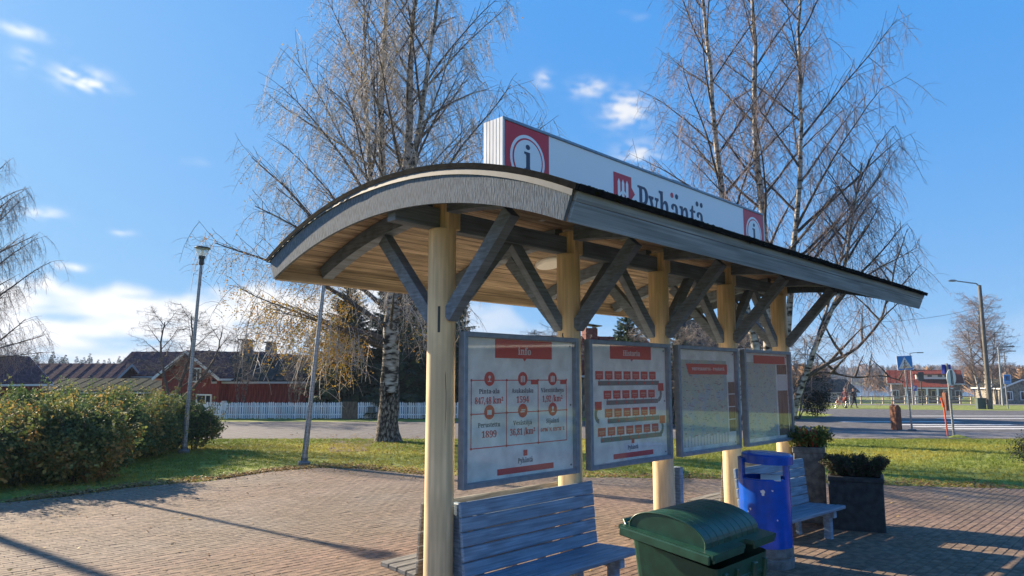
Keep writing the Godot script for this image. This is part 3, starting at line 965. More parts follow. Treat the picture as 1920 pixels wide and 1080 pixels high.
# ---------------------------------------------------------------- roof sign
func make_sign() -> void:
	var cx := 3.225
	var wide := 5.31
	var s := thing("roof_sign", "long white light box sign with red end panels on the shelter roof", "sign", sl(cx, 3.62, 0.02), TH)
	var hw := wide / 2
	var top := 0.66
	var mb := MB.new()
	mb.box(Vector3(0, top / 2, 0), Vector3(wide - 0.02, top - 0.01, 0.20), 0.004)
	part("box", mb, M.aluminium, s)
	for e in [-1.0, 1.0]:
		mb = MB.new()
		# ribbed aluminium end
		for k in 6:
			mb.box(Vector3(e * (hw - 0.006), top / 2, -0.105 + 0.042 * k), Vector3(0.024, top, 0.040 if k % 2 == 0 else 0.038), 0.003)
		part("end_cap", mb, M.sign_end, s)
	mb = MB.new()
	mb.box(Vector3(0, top - 0.008, 0.10), Vector3(wide, 0.03, 0.052), 0.004)
	mb.box(Vector3(0, 0.012, 0.10), Vector3(wide, 0.026, 0.052), 0.004)
	mb.box(Vector3(0, top - 0.008, -0.10), Vector3(wide, 0.03, 0.052), 0.004)
	part("edge_profile", mb, M.board_frame, s)
	mb = MB.new()
	mb.box(Vector3(0, top / 2, 0.108), Vector3(wide - 0.06, top - 0.03, 0.012))
	part("face_panel", mb, M.sign_white, s)
	mb = MB.new()
	mb.box(Vector3(0, top / 2, -0.108), Vector3(wide - 0.06, top - 0.03, 0.012))
	part("back_panel", mb, M.sign_white, s)
	for k in 4:
		mb = MB.new()
		mb.box(Vector3(-2.0 + 1.33 * k, -0.07, 0), Vector3(0.06, 0.2, 0.06), 0.004)
		part("foot", mb, M.aluminium, s)
	var z := 0.1145
	for e in [-1.0, 1.0]:
		var c: float = e * (hw - 0.03 - 0.30)
		mb = MB.new()
		mb.prism(rect(c - 0.30, 0.018, c + 0.30, top - 0.02), z, z + 0.002)
		var sq := part("red_panel", mb, M.sign_red, s)
		mb = MB.new()
		mb.prism(disc(c, top / 2, 0.235, 48), z + 0.002, z + 0.004)
		part("ring", mb, M.sign_white, sq)
		mb = MB.new()
		mb.prism(disc(c, top / 2, 0.205, 48), z + 0.004, z + 0.006)
		part("ring", mb, M.sign_red, sq)
		mb = MB.new()
		mb.prism(disc(c, top / 2, 0.188, 48), z + 0.006, z + 0.008)
		part("disc", mb, M.sign_white, sq)
		lettering("letter", "i", "Droid Serif", true, 0.235, M.sign_navy, sq, Vector3(c, top / 2 + 0.005, z + 0.009))
	# emblem: red tab with a pointed side and three white pales
	var ex := -0.80
	mb = MB.new()
	mb.prism(PackedVector2Array([Vector2(ex - 0.18, 0.17), Vector2(ex + 0.15, 0.17), Vector2(ex + 0.15, 0.27), Vector2(ex + 0.215, 0.335), Vector2(ex + 0.15, 0.40), Vector2(ex + 0.15, 0.515), Vector2(ex - 0.18, 0.515)]), z, z + 0.002)
	var em := part("emblem", mb, M.sign_red, s)
	for k in 3:
		var px := ex - 0.085 + 0.075 * k
		mb = MB.new()
		mb.prism(PackedVector2Array([Vector2(px - 0.022, 0.17), Vector2(px + 0.022, 0.17), Vector2(px + 0.022, 0.42), Vector2(px, 0.46), Vector2(px - 0.022, 0.42)]), z + 0.002, z + 0.004)
		part("pale", mb, M.sign_white, em)
	mb = MB.new()
	var wave := PackedVector2Array()
	for i in 13:
		var t := i / 12.0
		wave.append(Vector2(ex - 0.125 + 0.22 * t, 0.262 + 0.045 * sin(t * 5.2 - 1.2)))
	for i in 13:
		var t := 1.0 - i / 12.0
		wave.append(Vector2(ex - 0.125 + 0.22 * t, 0.262 + 0.045 * sin(t * 5.2 - 1.2) + 0.032))
	mb.prism(wave, z + 0.004, z + 0.006)
	part("band", mb, M.sign_white, em)
	# town name; the dots of the two last vowels are set by hand, one of them red
	var f := SystemFont.new()
	f.font_names = PackedStringArray(["Droid Serif"])
	f.font_weight = 700
	var full := f.get_string_size("Pyhanta", HORIZONTAL_ALIGNMENT_LEFT, -1, 64).x
	var wtext := 1.46
	var t0 := ex + 0.27
	var k0 := wtext / full
	lettering("lettering", "Pyhanta", "Droid Serif", true, 0.33, M.sign_navy, s, Vector3(t0 + wtext / 2, 0.285, z + 0.001), wtext)
	var n := 0
	for pre in [["Pyh", "Pyha"], ["Pyhant", "Pyhanta"]]:
		var a: float = f.get_string_size(pre[0], HORIZONTAL_ALIGNMENT_LEFT, -1, 64).x
		var b: float = f.get_string_size(pre[1], HORIZONTAL_ALIGNMENT_LEFT, -1, 64).x
		var m := t0 + (a + b) / 2 * k0
		for e in [-1.0, 1.0]:
			mb = MB.new()
			mb.prism(disc(m + e * 0.052, 0.475, 0.032), z, z + 0.003)
			part("umlaut_dot", mb, M.sign_red if n == 0 else M.sign_navy, s)
			n += 1

# ---------------------------------------------------------------- notice boards
func board_base(k: int, label: String) -> Node3D:
	var b := thing("notice_board", label, "notice board", sl(0.82 + 1.64 * k, 1.70, 0.155), TH, "notice boards between the posts")
	var w := 1.47
	var h := 1.255
	for e in [-1.0, 1.0]:
		var mb := MB.new()
		mb.box(Vector3(e * (w / 2 - 0.021), 0, 0), Vector3(0.042, h, 0.075), 0.004)
		part("frame_rail", mb, M.board_frame, b)
		mb = MB.new()
		mb.box(Vector3(0, e * (h / 2 - 0.021), 0), Vector3(w - 0.086, 0.042, 0.072), 0.004)
		part("frame_rail", mb, M.board_frame, b)
	var mb := MB.new()
	mb.box(Vector3(0, 0, -0.024), Vector3(w - 0.085, h - 0.085, 0.014))
	part("backing", mb, M.paper, b)
	mb = MB.new()
	mb.box(Vector3(0, 0, 0.024), Vector3(w - 0.086, h - 0.086, 0.004))
	part("glass", mb, M.glass, b)
	for q in [[-0.66, 0.55], [0.66, 0.55], [-0.66, -0.55], [0.66, -0.55], [-0.66, 0.0], [0.66, 0.0]]:
		mb = MB.new()
		mb.prism(disc(q[0], q[1], 0.009, 10), -0.0165, -0.012)
		part("pin", mb, M.dark_metal, b)
	return b

const ZP := -0.0165    # face of the paper

func ink(called: String, polys: Array, mat_: Material, parent: Node, lift := 0.0) -> MeshInstance3D:
	var mb := MB.new()
	for p in polys:
		mb.prism(p, ZP + lift, ZP + lift + 0.0012)
	return part(called, mb, mat_, parent)

func fx(f: float) -> float: return (f - 0.5) * 1.47
func fy(f: float) -> float: return (0.5 - f) * 1.255

func poster_foot(b: Node3D) -> void:
	ink("footer_band", [rect(fx(0.29), fy(0.945), fx(0.78), fy(0.905))], M.print_red, b)
	ink("emblem", [rect(fx(0.525) - 0.025, fy(0.835), fx(0.525) + 0.025, fy(0.795))], M.print_red, b)
	lettering("lettering", "Pyhäntä", "Droid Serif", true, 0.042, M.print_dark, b, Vector3(fx(0.525), fy(0.865), ZP + 0.001), 0.19)

func make_boards() -> void:
	# 1: facts
	var b := board_base(0, "notice board headed info with a grid of six municipal facts")
	ink("header", [PackedVector2Array([Vector2(fx(0.27), fy(0.165)), Vector2(fx(0.505), fy(0.165)), Vector2(fx(0.52), fy(0.185)), Vector2(fx(0.535), fy(0.165)), Vector2(fx(0.77), fy(0.165)), Vector2(fx(0.77), fy(0.036)), Vector2(fx(0.27), fy(0.036))])], M.print_red, b)
	lettering("lettering", "info", "Droid Serif", true, 0.06, M.print_white, b, Vector3(fx(0.52), fy(0.115), ZP + 0.002))
	var gx := [0.085, 0.365, 0.64, 0.91]
	var gy := [0.315, 0.535, 0.755]
	var lines := []
	for x in gx: lines.append(rect(fx(x) - 0.004, fy(gy[2]), fx(x) + 0.004, fy(gy[0])))
	for y in gy: lines.append(rect(fx(gx[0]), fy(y) - 0.004, fx(gx[3]), fy(y) + 0.004))
	ink("grid_line", lines, M.print_red, b)
	var facts := [["Pinta-ala", "847,48 km²"], ["Asukasluku", "1594"], ["Väestötiheys", "1,92 /km²"], ["Perustettu", "1899"], ["Vesistöjä", "36,81 /km²"], ["Sijainti", "64°06´N, 026°20´E"]]
	for i in 6:
		var cx: float = fx((gx[i % 3] + gx[i % 3 + 1]) / 2)
		var cy: float = fy(gy[i / 3])
		for c in [i % 3, i % 3 + 1]:
			ink("grid_dot", [disc(fx(gx[c]), cy, 0.011, 12)], M.print_red, b, 0.0013)
		var ic := ink("icon", [disc(cx, cy + 0.012, 0.060, 24)], M.print_red, b, 0.0013)
		var g := []
		match i:
			0, 5: g = [disc(cx, cy + 0.026, 0.014, 12), rect(cx - 0.02, cy - 0.014, cx + 0.02, cy - 0.006), rect(cx - 0.004, cy - 0.01, cx + 0.004, cy + 0.016)]
			1, 2: g = [rect(cx - 0.026, cy - 0.018, cx - 0.014, cy + 0.036), rect(cx - 0.006, cy - 0.018, cx + 0.006, cy + 0.04), rect(cx + 0.014, cy - 0.018, cx + 0.026, cy + 0.036)]
			3: g = [rect(cx - 0.026, cy - 0.01, cx + 0.026, cy + 0.03)]
			4: g = [rect(cx - 0.03, cy - 0.002, cx + 0.02, cy + 0.006), rect(cx - 0.02, cy + 0.014, cx + 0.03, cy + 0.022)]
		ink("icon_sign", g, M.paper, b, 0.0026)
		lettering("lettering", facts[i][0], "Droid Serif", true, 0.039, M.print_dark, b, Vector3(cx, cy - 0.092, ZP + 0.001), [0.24, 0.28, 0.32, 0.26, 0.24, 0.18][i])
		lettering("lettering", facts[i][1], "Droid Serif", true, 0.032 if i == 5 else 0.056, M.print_red, b, Vector3(cx, cy - 0.168, ZP + 0.001), [0.33, 0.16, 0.28, 0.17, 0.32, 0.33][i])
	for i in 3:
		ink("grid_dot", [disc(fx(gx[i]), fy(gy[2]), 0.011, 12)], M.print_red, b, 0.0013)
	ink("tab", [rect(fx(0.575), fy(0.345), fx(0.64), fy(0.315)), rect(fx(0.85), fy(0.345), fx(0.91), fy(0.315))], M.print_red, b, 0.0008)
	poster_foot(b)
	# 2: history
	b = board_base(1, "notice board headed Historia with a winding row of red squares")
	ink("header", [PackedVector2Array([Vector2(fx(0.27), fy(0.145)), Vector2(fx(0.515), fy(0.145)), Vector2(fx(0.53), fy(0.165)), Vector2(fx(0.545), fy(0.145)), Vector2(fx(0.78), fy(0.145)), Vector2(fx(0.78), fy(0.03)), Vector2(fx(0.27), fy(0.03))])], M.print_red, b)
	lettering("lettering", "Historia", "Droid Serif", true, 0.055, M.print_white, b, Vector3(fx(0.53), fy(0.095), ZP + 0.002))
	var rows := [[0.10, 7, 0.245], [0.19, 6, 0.400], [0.20, 6, 0.545], [0.12, 7, 0.690]]
	for q in rows.size():
		var r0: Array = rows[q]
		var step: float = 0.76 / 7.0
		var band := rect(fx(r0[0] + 0.03), fy(r0[2] + 0.115), fx(r0[0] + step * r0[1] + 0.02), fy(r0[2] + 0.078))
		var bd := ink("timeline_band", [band], M.print_grey, b)
		for i in int(r0[1]):
			var x: float = r0[0] + step * i
			ink("square", [PackedVector2Array([Vector2(fx(x), fy(r0[2] + 0.066)), Vector2(fx(x + 0.036), fy(r0[2] + 0.066)), Vector2(fx(x + 0.042), fy(r0[2] + 0.078)), Vector2(fx(x + 0.048), fy(r0[2] + 0.066)), Vector2(fx(x + 0.086), fy(r0[2] + 0.066)), Vector2(fx(x + 0.086), fy(r0[2])), Vector2(fx(x), fy(r0[2]))])], M.print_red, b)
			ink("square_print", [rect(fx(x + 0.012), fy(r0[2] + 0.034), fx(x + 0.074), fy(r0[2] + 0.022)), rect(fx(x + 0.02), fy(r0[2] + 0.05), fx(x + 0.066), fy(r0[2] + 0.043))], M.print_pale, b, 0.0012)
			ink("stop_dot", [disc(fx(x + 0.042), fy(r0[2] + 0.097), 0.013, 10)], M.print_red, bd, 0.0012)
	for e in [[0.865, 0.345], [0.09, 0.485], [0.875, 0.625]]:
		ink("square", [rect(fx(e[0]), fy(e[1] + 0.066), fx(e[0] + 0.075), fy(e[1]))], M.print_red, b, 0.001)
	for e in [[0.885, 0.36, 0.515], [0.115, 0.515, 0.66], [0.90, 0.65, 0.805]]:
		var c2 := PackedVector2Array()
		var sgn := -1.0 if e[0] < 0.5 else 1.0
		for i in 9:
			var a := -PI / 2 + PI * i / 8.0
			c2.append(Vector2(fx(e[0]) + sgn * cos(a) * 0.075 - sgn * 0.03, fy((e[1] + e[2]) / 2 - 0.005) + sin(a) * 0.092))
		for i in 9:
			var a := PI / 2 - PI * i / 8.0
			c2.append(Vector2(fx(e[0]) + sgn * cos(a) * 0.035 - sgn * 0.03, fy((e[1] + e[2]) / 2 - 0.005) + sin(a) * 0.048))
		ink("timeline_bend", [c2], M.print_grey, b)
	poster_foot(b)
	# 3 and 4: maps
	for k in 2:
		b = board_base(2 + k, ["notice board with a pale town map under a red ribbon", "notice board with a faded area map and brown side column"][k])
		var im := Image.create(384, 384, false, Image.FORMAT_RGB8)
		var n1 := noise(0.014, 4, 50 + k)
		var n2 := noise(0.008, 3, 60 + k)
		var n3 := noise(0.02, 2, 65 + k)
		for y in 384:
			for x in 384:
				var a := n1.get_noise_2d(x, y)
				var c := Color(0.78, 0.77, 0.66).lerp(Color(0.62, 0.72, 0.60), clampf(a * 2.4 + 0.4, 0, 1))
				if n2.get_noise_2d(x, y) > 0.22: c = Color(0.55, 0.69, 0.80)
				if absf(a - 0.12) < 0.008 or absf(a + 0.1) < 0.008: c = c.darkened(0.18)
				if absf(n3.get_noise_2d(x, y)) < 0.028: c = Color(0.78, 0.50, 0.38)
				if absf(n1.get_noise_2d(y + 300, x)) < 0.016: c = Color(0.38, 0.37, 0.36)
				im.set_pixel(x, y, c.lerp(Color(0.72, 0.75, 0.70), 0.62 if k == 0 else 0.72))
		for q in 150:
			var px := rng.randi_range(6, 350)
			var py := rng.randi_range(6, 374)
			im.fill_rect(Rect2i(px, py, rng.randi_range(6, 24), 3), [Color(0.52, 0.52, 0.51), Color(0.64, 0.50, 0.46), Color(0.50, 0.56, 0.60)][q % 3])
		var mm := StandardMaterial3D.new()
		mm.resource_name = "map_print"
		mm.albedo_texture = ImageTexture.create_from_image(im)
		mm.roughness = 0.8
		var mb := MB.new()
		var x0 := fx(0.06 if k == 0 else 0.10)
		var x1 := fx(0.83 if k == 0 else 0.70)
		mb.quad(Vector3(x0, fy(0.93), ZP + 0.0012), Vector3(x1, fy(0.93), ZP + 0.0012), Vector3(x1, fy(0.13), ZP + 0.0012), Vector3(x0, fy(0.13), ZP + 0.0012), Vector3.BACK)
		part("map_sheet", mb, mm, b)
		if k == 0:
			ink("ribbon", [PackedVector2Array([Vector2(fx(0.20), fy(0.265)), Vector2(fx(0.84), fy(0.265)), Vector2(fx(0.84), fy(0.165)), Vector2(fx(0.16), fy(0.165))])], M.print_red, b, 0.002)
			lettering("lettering", "YRITYSKARTTA - PYHÄNTÄ", "Droid Sans", true, 0.034, M.print_white, b, Vector3(fx(0.52), fy(0.215), ZP + 0.004), 0.80)
			var bars := []
			for i in 15:
				bars.append(rect(fx(0.07 + 0.05 * i), fy(0.93), fx(0.07 + 0.05 * i) + 0.045, fy(0.85 - 0.01 * (i % 3))))
			ink("index_column", bars, M.print_white, b, 0.002)
			var ads := []
			for i in 4:
				ads.append(rect(fx(0.85), fy(0.34 + 0.125 * (i + 1) - 0.01), fx(0.965), fy(0.34 + 0.125 * i)))
			ink("side_panel", ads, M.tan_board, b, 0.001)
		else:
			ink("ribbon", [rect(fx(0.24), fy(0.145), fx(0.92), fy(0.055))], M.print_red, b, 0.002)
			ink("side_panel", [rect(fx(0.73), fy(0.935), fx(0.95), fy(0.44)), rect(fx(0.73), fy(0.26), fx(0.95), fy(0.15))], M.tan_board, b, 0.001)
			ink("side_sheet", [rect(fx(0.73), fy(0.42), fx(0.95), fy(0.27))], M.print_white, b, 0.001)

# ---------------------------------------------------------------- benches (x along, z towards the sitter, y = 0 at its ground)
func make_bench(label: String, at: Vector3, turn: float, m: Material, group: String) -> Node3D:
	var b := thing("bench", label, "bench", at, turn, group)
	var w := 1.68
	for k in 5:
		var y := 0.475 + 0.112 * k
		var mb := MB.new()
		var z := 0.065 - 0.011 * k
		mb.box(Vector3(0, y, z), Vector3(w + rr(-0.006, 0.006), 0.103 if k < 4 else 0.112, 0.032), 0.006, Basis(Vector3.RIGHT, -0.10))
		part("back_board", mb, m, b)
	for k in 4:
		var mb := MB.new()
		mb.box(Vector3(rr(-0.006, 0.006), 0.40 + 0.006 * k, 0.135 + 0.121 * k), Vector3(w + 0.01, 0.042, 0.113), 0.006, Basis(Vector3.RIGHT, -0.03))
		part("seat_board", mb, m, b)
	for e in [-1.0, 1.0]:
		var x: float = e * 0.62
		var mb := MB.new()
		mb.box(Vector3(x, 0.165, 0.42), Vector3(0.075, 0.43, 0.09), 0.006)
		mb.box(Vector3(x, 0.345, 0.30), Vector3(0.07, 0.075, 0.44), 0.006)
		part("leg", mb, m, b)
		mb = MB.new()
		mb.box(Vector3(x, 0.46, 0.015), Vector3(0.075, 0.98, 0.05), 0.006, Basis(Vector3.RIGHT, -0.06))
		part("back_post", mb, m, b)
	return b

func make_benches() -> void:
	make_bench("blue painted slatted bench under the info notice board beside the green bin", sl(0.90, 0.0, 0.155), TH, M.bench_blue, "benches on the front of the shelter")
	make_bench("weathered grey bench on the far side, back to back with the blue bench", sl(0.80, -0.03, -0.155), TH + PI, M.bench_grey, "benches on the back of the shelter")
	make_bench("blue grey bench behind the blue litter bin, beside the planters", sl(4.99, -0.085, 0.46), TH - 0.07, M.bench_blue, "benches on the front of the shelter")
	make_bench("weathered grey bench behind the last two posts", sl(5.84, -0.12, -0.155), TH + PI, M.bench_grey, "benches on the back of the shelter")

# ---------------------------------------------------------------- bins and planters
func make_green_bin() -> void:
	# near lower corner of the lid stands at local (0, front); built around its middle
	var c := thing("grit_bin", "dark green plastic wheeled bin with a ribbed domed lid", "bin", Vector3(1.151, 0.0, -4.466), TH)
	var w := 0.66
	var dp := 0.56
	# body: tapered, upper rim falls towards the front
	var mb := MB.new()
	var top_b := 0.985
	var top_f := 0.90
	var lo := [Vector3(-w * 0.40, 0.07, -dp * 0.36), Vector3(w * 0.40, 0.07, -dp * 0.36), Vector3(w * 0.40, 0.07, dp * 0.38), Vector3(-w * 0.40, 0.07, dp * 0.38)]
	var hi := [Vector3(-w / 2, top_b, -dp / 2), Vector3(w / 2, top_b, -dp / 2), Vector3(w / 2, top_f, dp / 2), Vector3(-w / 2, top_f, dp / 2)]
	var rad := 0.05
	var ring := func(q: Array) -> Array:
		var out := []
		for i in 4:
			var p: Vector3 = q[i]
			var a: Vector3 = (q[(i + 3) % 4] - p).normalized()
			var b: Vector3 = (q[(i + 1) % 4] - p).normalized()
			for k in 5:
				var t := k / 4.0
				out.append(p + a * rad * pow(1.0 - t, 2.0) + b * rad * t * t)
		return out
	var ra: Array = ring.call(lo)
	var rb: Array = ring.call(hi)
	for i in ra.size():
		var j := (i + 1) % ra.size()
		var na := (Vector3(ra[i].x / w, 0, ra[i].z / dp).normalized() + Vector3(0, -0.1, 0)).normalized()
		var fl: Vector3 = (ra[j] - ra[i]).cross(rb[i] - ra[i]).normalized()
		if fl.dot(na) < 0: fl = -fl
		mb.quad(ra[i], ra[j], rb[j], rb[i], fl)
	for i in range(1, ra.size() - 1):
		mb.tri(ra[0], ra[i], ra[i + 1], Vector3.DOWN, Vector3.DOWN, Vector3.DOWN)
	part("body", mb, M.bin_green, c)
	# stiffening ribs on the front and side
	for q in [[-0.24, 0.035], [-0.1, 0.02], [0.12, 0.05], [0.26, 0.03]]:
		mb = MB.new()
		mb.bar(Vector3(q[0] * 0.82, 0.12, dp * 0.39), Vector3(q[0], 0.87, dp / 2 + 0.004), Vector3.RIGHT, q[1], 0.03, 0.005)
		part("rib", mb, M.bin_green, c)
	mb = MB.new()
	mb.bar(Vector3(-w * 0.49, 0.80, dp * 0.47), Vector3(w * 0.49, 0.80, dp * 0.47), Vector3.UP, 0.03, 0.03, 0.005)
	part("rim", mb, M.bin_green, c)
	# lid: flange that tilts to the front with a barrel dome across
	var lid := Node3D.new()
	lid.name = "lid"
	c.add_child(lid)
	lid.transform = Transform3D(Basis(Vector3.RIGHT, 0.115), Vector3(0, 1.018, -0.02))
	var fw := 0.80
	var fd := 0.645
	mb = MB.new()
	# skirted flange with a notch at the front right
	var zf := fd / 2
	mb.prism(PackedVector2Array([Vector2(-fw / 2, zf), Vector2(-fw / 2 + 0.03, -zf), Vector2(fw / 2 - 0.03, -zf), Vector2(fw / 2, zf), Vector2(0.10, zf), Vector2(0.085, zf - 0.055), Vector2(-0.0, zf - 0.055), Vector2(-0.015, zf)]), -0.012, 0.012, Vector3.ZERO, Vector3.RIGHT, Vector3.BACK)
	mb.box(Vector3(-fw / 2 + 0.012, -0.02, 0), Vector3(0.02, 0.05, fd - 0.03), 0.005, Basis(Vector3.UP, -0.045))
	mb.box(Vector3(fw / 2 - 0.012, -0.02, 0), Vector3(0.02, 0.05, fd - 0.03), 0.005, Basis(Vector3.UP, 0.045))
	mb.box(Vector3(-0.205, -0.016, zf - 0.008), Vector3(0.36, 0.042, 0.018), 0.005)
	mb.box(Vector3(0.245, -0.016, zf - 0.008), Vector3(0.28, 0.042, 0.018), 0.005)
	part("flange", mb, M.bin_green, lid)
	mb = MB.new()
	var n := 20
	var dz0 := -0.27
	var dz1 := 0.24
	var hump := func(i: int) -> Vector2:
		var a := PI * i / n
		return Vector2((dz0 + dz1) / 2 - cos(a) * (dz1 - dz0) / 2, 0.01 + pow(sin(a), 0.8) * 0.125)
	# barrel in strips along x with shallow grooves between them
	var strips := 9
	var xw := 0.66
	for k in strips:
		var x0 := -xw / 2 + xw * k / strips + (0.0 if k == 0 else 0.006)
		var x1 := -xw / 2 + xw * (k + 1) / strips - (0.0 if k == strips - 1 else 0.006)
		for i in n:
			var p: Vector2 = hump.call(i)
			var q: Vector2 = hump.call(i + 1)
			var t := (q - p).normalized()
			var nn := Vector3(0, t.x, -t.y)
			mb.quad(Vector3(x0, p.y, p.x), Vector3(x1, p.y, p.x), Vector3(x1, q.y, q.x), Vector3(x0, q.y, q.x), nn)
			if k < strips - 1:
				var g := nn * -0.008
				var x2 := x1 + 0.012
				var xm := (x1 + x2) / 2
				mb.quad(Vector3(x1, p.y, p.x), Vector3(xm, p.y, p.x) + g, Vector3(xm, q.y, q.x) + g, Vector3(x1, q.y, q.x), (nn + Vector3.RIGHT).normalized())
				mb.quad(Vector3(xm, p.y, p.x) + g, Vector3(x2, p.y, p.x), Vector3(x2, q.y, q.x), Vector3(xm, q.y, q.x) + g, (nn - Vector3.RIGHT).normalized())
	for e in [-1.0, 1.0]:
		var cen := Vector3(e * xw / 2, 0.01, (dz0 + dz1) / 2)
		for i in n:
			var p: Vector2 = hump.call(i)
			var q: Vector2 = hump.call(i + 1)
			mb.tri(cen, Vector3(e * xw / 2, p.y, p.x), Vector3(e * xw / 2, q.y, q.x), Vector3.RIGHT * e, Vector3.RIGHT * e, Vector3.RIGHT * e)
	part("dome", mb, M.bin_green, lid)
	mb = MB.new()
	var rim_p := PackedVector3Array()
	var rim_r := PackedFloat32Array()
	for i in n + 1:
		var p: Vector2 = hump.call(i)
		rim_p.append(Vector3(-xw / 2, p.y, p.x))
		rim_r.append(0.0055)
	mb.tube(rim_p, rim_r, 6)
	part("dome_edge", mb, M.bin_green, lid)
	for x in [-0.27, 0.21]:
		mb = MB.new()
		mb.tube(PackedVector3Array([Vector3(x - 0.05, 1.03, -dp / 2 - 0.02), Vector3(x - 0.05, 1.085, -dp / 2 - 0.05), Vector3(x + 0.05, 1.085, -dp / 2 - 0.05), Vector3(x + 0.05, 1.03, -dp / 2 - 0.02)]), PackedFloat32Array([0.014, 0.014, 0.014, 0.014]), 8, true)
		part("hinge", mb, M.bin_green, c)
	for e in [-1.0, 1.0]:
		mb = MB.new()
		mb.tube(PackedVector3Array([Vector3(e * 0.27 - 0.025, 0.1, -0.22), Vector3(e * 0.27 + 0.025, 0.1, -0.22)]), PackedFloat32Array([0.1, 0.1]), 20, true)
		part("wheel", mb, M.rubber, c)

func make_blue_bin() -> void:
	var p := Vector3(2.74, 0, -7.86)
	p.y = ground_y(7.86) + 0.026
	var b := thing("litter_bin", "bright blue round litter bin with a slot top and grey base", "bin", p, -0.35)
	var r := 0.262
	var mb := MB.new()
	mb.lathe([Vector2(r + 0.012, 0.0), Vector2(r + 0.014, 0.085), Vector2(r - 0.004, 0.095), Vector2(r - 0.004, 0.112), Vector2(r + 0.008, 0.12), Vector2(r + 0.008, 0.205), Vector2(r - 0.01, 0.21)], 40)
	part("base", mb, M.concrete, b)
	mb = MB.new()
	mb.lathe([Vector2(r + 0.004, 0.205), Vector2(r + 0.004, 0.90), Vector2(r - 0.008, 0.912), Vector2(r - 0.03, 0.912), Vector2(r - 0.03, 0.5)], 48)
	part("drum", mb, M.bin_blue, b)
	mb = MB.new()
	mb.lathe([Vector2(0.001, 0.62), Vector2(r - 0.03, 0.62)], 32)
	part("liner", mb, M.bin_inside, b)
	# hood: two walls of the drum run up at the sides of the openings
	for a in [0.0, PI]:
		mb = MB.new()
		mb.lathe([Vector2(r + 0.004, 0.90), Vector2(r + 0.004, 1.115), Vector2(r - 0.022, 1.115), Vector2(r - 0.022, 0.90)], 14, Vector3.ZERO, a - 0.62, a + 0.62)
		for e in [-1.0, 1.0]:
			var d := Vector3(cos(a + 0.62 * e), 0, sin(a + 0.62 * e))
			mb.quad(d * (r + 0.004) + Vector3.UP * 0.9, d * (r - 0.022) + Vector3.UP * 0.9, d * (r - 0.022) + Vector3.UP * 1.115, d * (r + 0.004) + Vector3.UP * 1.115, d.cross(Vector3.UP) * -e)
		part("hood_wall", mb, M.bin_blue, b)
	mb = MB.new()
	mb.lathe([Vector2(r - 0.03, 1.065), Vector2(r + 0.004, 1.065), Vector2(r + 0.006, 1.15), Vector2(r - 0.012, 1.166), Vector2(0.12, 1.18), Vector2(0.001, 1.182)], 48)
	mb.lathe([Vector2(0.001, 1.065), Vector2(r - 0.03, 1.065)], 32)
	var hood := part("hood", mb, M.bin_blue, b)
	hood.transform = Transform3D(Basis(Vector3.BACK, -0.035), Vector3.ZERO)
	mb = MB.new()
	mb.box(Vector3(0.07, 0.925, r - 0.085), Vector3(0.2, 0.012, 0.13), 0.004, Basis(Vector3.RIGHT, 0.35))
	part("stub_plate", mb, M.cap_white, b)
	mb = MB.new()
	var blob := PackedVector2Array()
	for i in 14:
		var a := TAU * i / 14
		blob.append(Vector2(cos(a) * 0.020, sin(a) * 0.032) * (1.0 + 0.22 * sin(i * 1.3) + 0.2 * sin(i * 2.1 + 1.0)))
	mb.prism(blob, 0, 0.0015)
	var chip := part("bare_patch", mb, M.cap_white, b)
	var ca := 1.62
	for q in [[2.15, 0.60, 0.5], [2.25, 0.57, 0.35], [1.25, 0.80, 0.4], [1.9, 0.45, 0.3], [1.1, 0.5, 0.35]]:
		var sc := put("bare_patch", chip.mesh, M.cap_white, b)
		sc.transform = Transform3D(Basis(Vector3.UP, PI / 2 - q[0]) * Basis.from_scale(Vector3(q[2], q[2] * 0.8, 1)) * Basis(Vector3.BACK, q[0] * 3.0), Vector3(cos(q[0]) * (r + 0.003), q[1], sin(q[0]) * (r + 0.003)))
	chip.transform = Transform3D(Basis(Vector3.UP, PI / 2 - ca), Vector3(cos(ca) * (r + 0.003), 0.78, sin(ca) * (r + 0.003)))

func plant_stems(parent: Node, called: String, count: int, spread: Vector2, h: float, base_y: float, cols: Array, leaf: float, per: int, s: int) -> void:
	var st := MB.new()
	var r := RandomNumberGenerator.new()
	r.seed = s
	var lx := []
	var lc := []
	for i in count:
		var o := Vector3(r.randf_range(-1, 1) * spread.x, base_y, r.randf_range(-1, 1) * spread.y)
		var lean := Vector3(o.x * 0.5 + r.randf_range(-0.08, 0.08), h * r.randf_range(0.6, 1.1), o.z * 0.5 + r.randf_range(-0.08, 0.08))
		var pts := PackedVector3Array()
		var rad := PackedFloat32Array()
		for k in 5:
			var t := k / 4.0
			pts.append(o + lean * t + Vector3(0, -0.10 * t * t * lean.length(), 0))
			rad.append(lerpf(0.005, 0.002, t))
		st.col = Color(0.05, 0.06, 0.02)
		st.tube(pts, rad, 4)
		for k in per:
			var t := r.randf_range(0.15, 1.0)
			var p := pts[int(t * 3.99)].lerp(pts[int(t * 3.99) + 1], fmod(t * 3.99, 1.0))
			lx.append(Transform3D(Basis.from_euler(Vector3(r.randf_range(-1, 1), r.randf_range(0, TAU), r.randf_range(-1, 1))) * Basis.from_scale(Vector3.ONE * r.randf_range(0.7, 1.3)), p))
			var c: Color = cols[r.randi() % cols.size()] * r.randf_range(0.7, 1.25)
			c.a = 1.0
			lc.append(c)
	part("stems" if false else "stem", st, M.twig, parent, "stuff")
	multi("foliage", leaf_mesh(6, leaf, leaf * 0.7, s), M.leaf, lx, lc, parent)

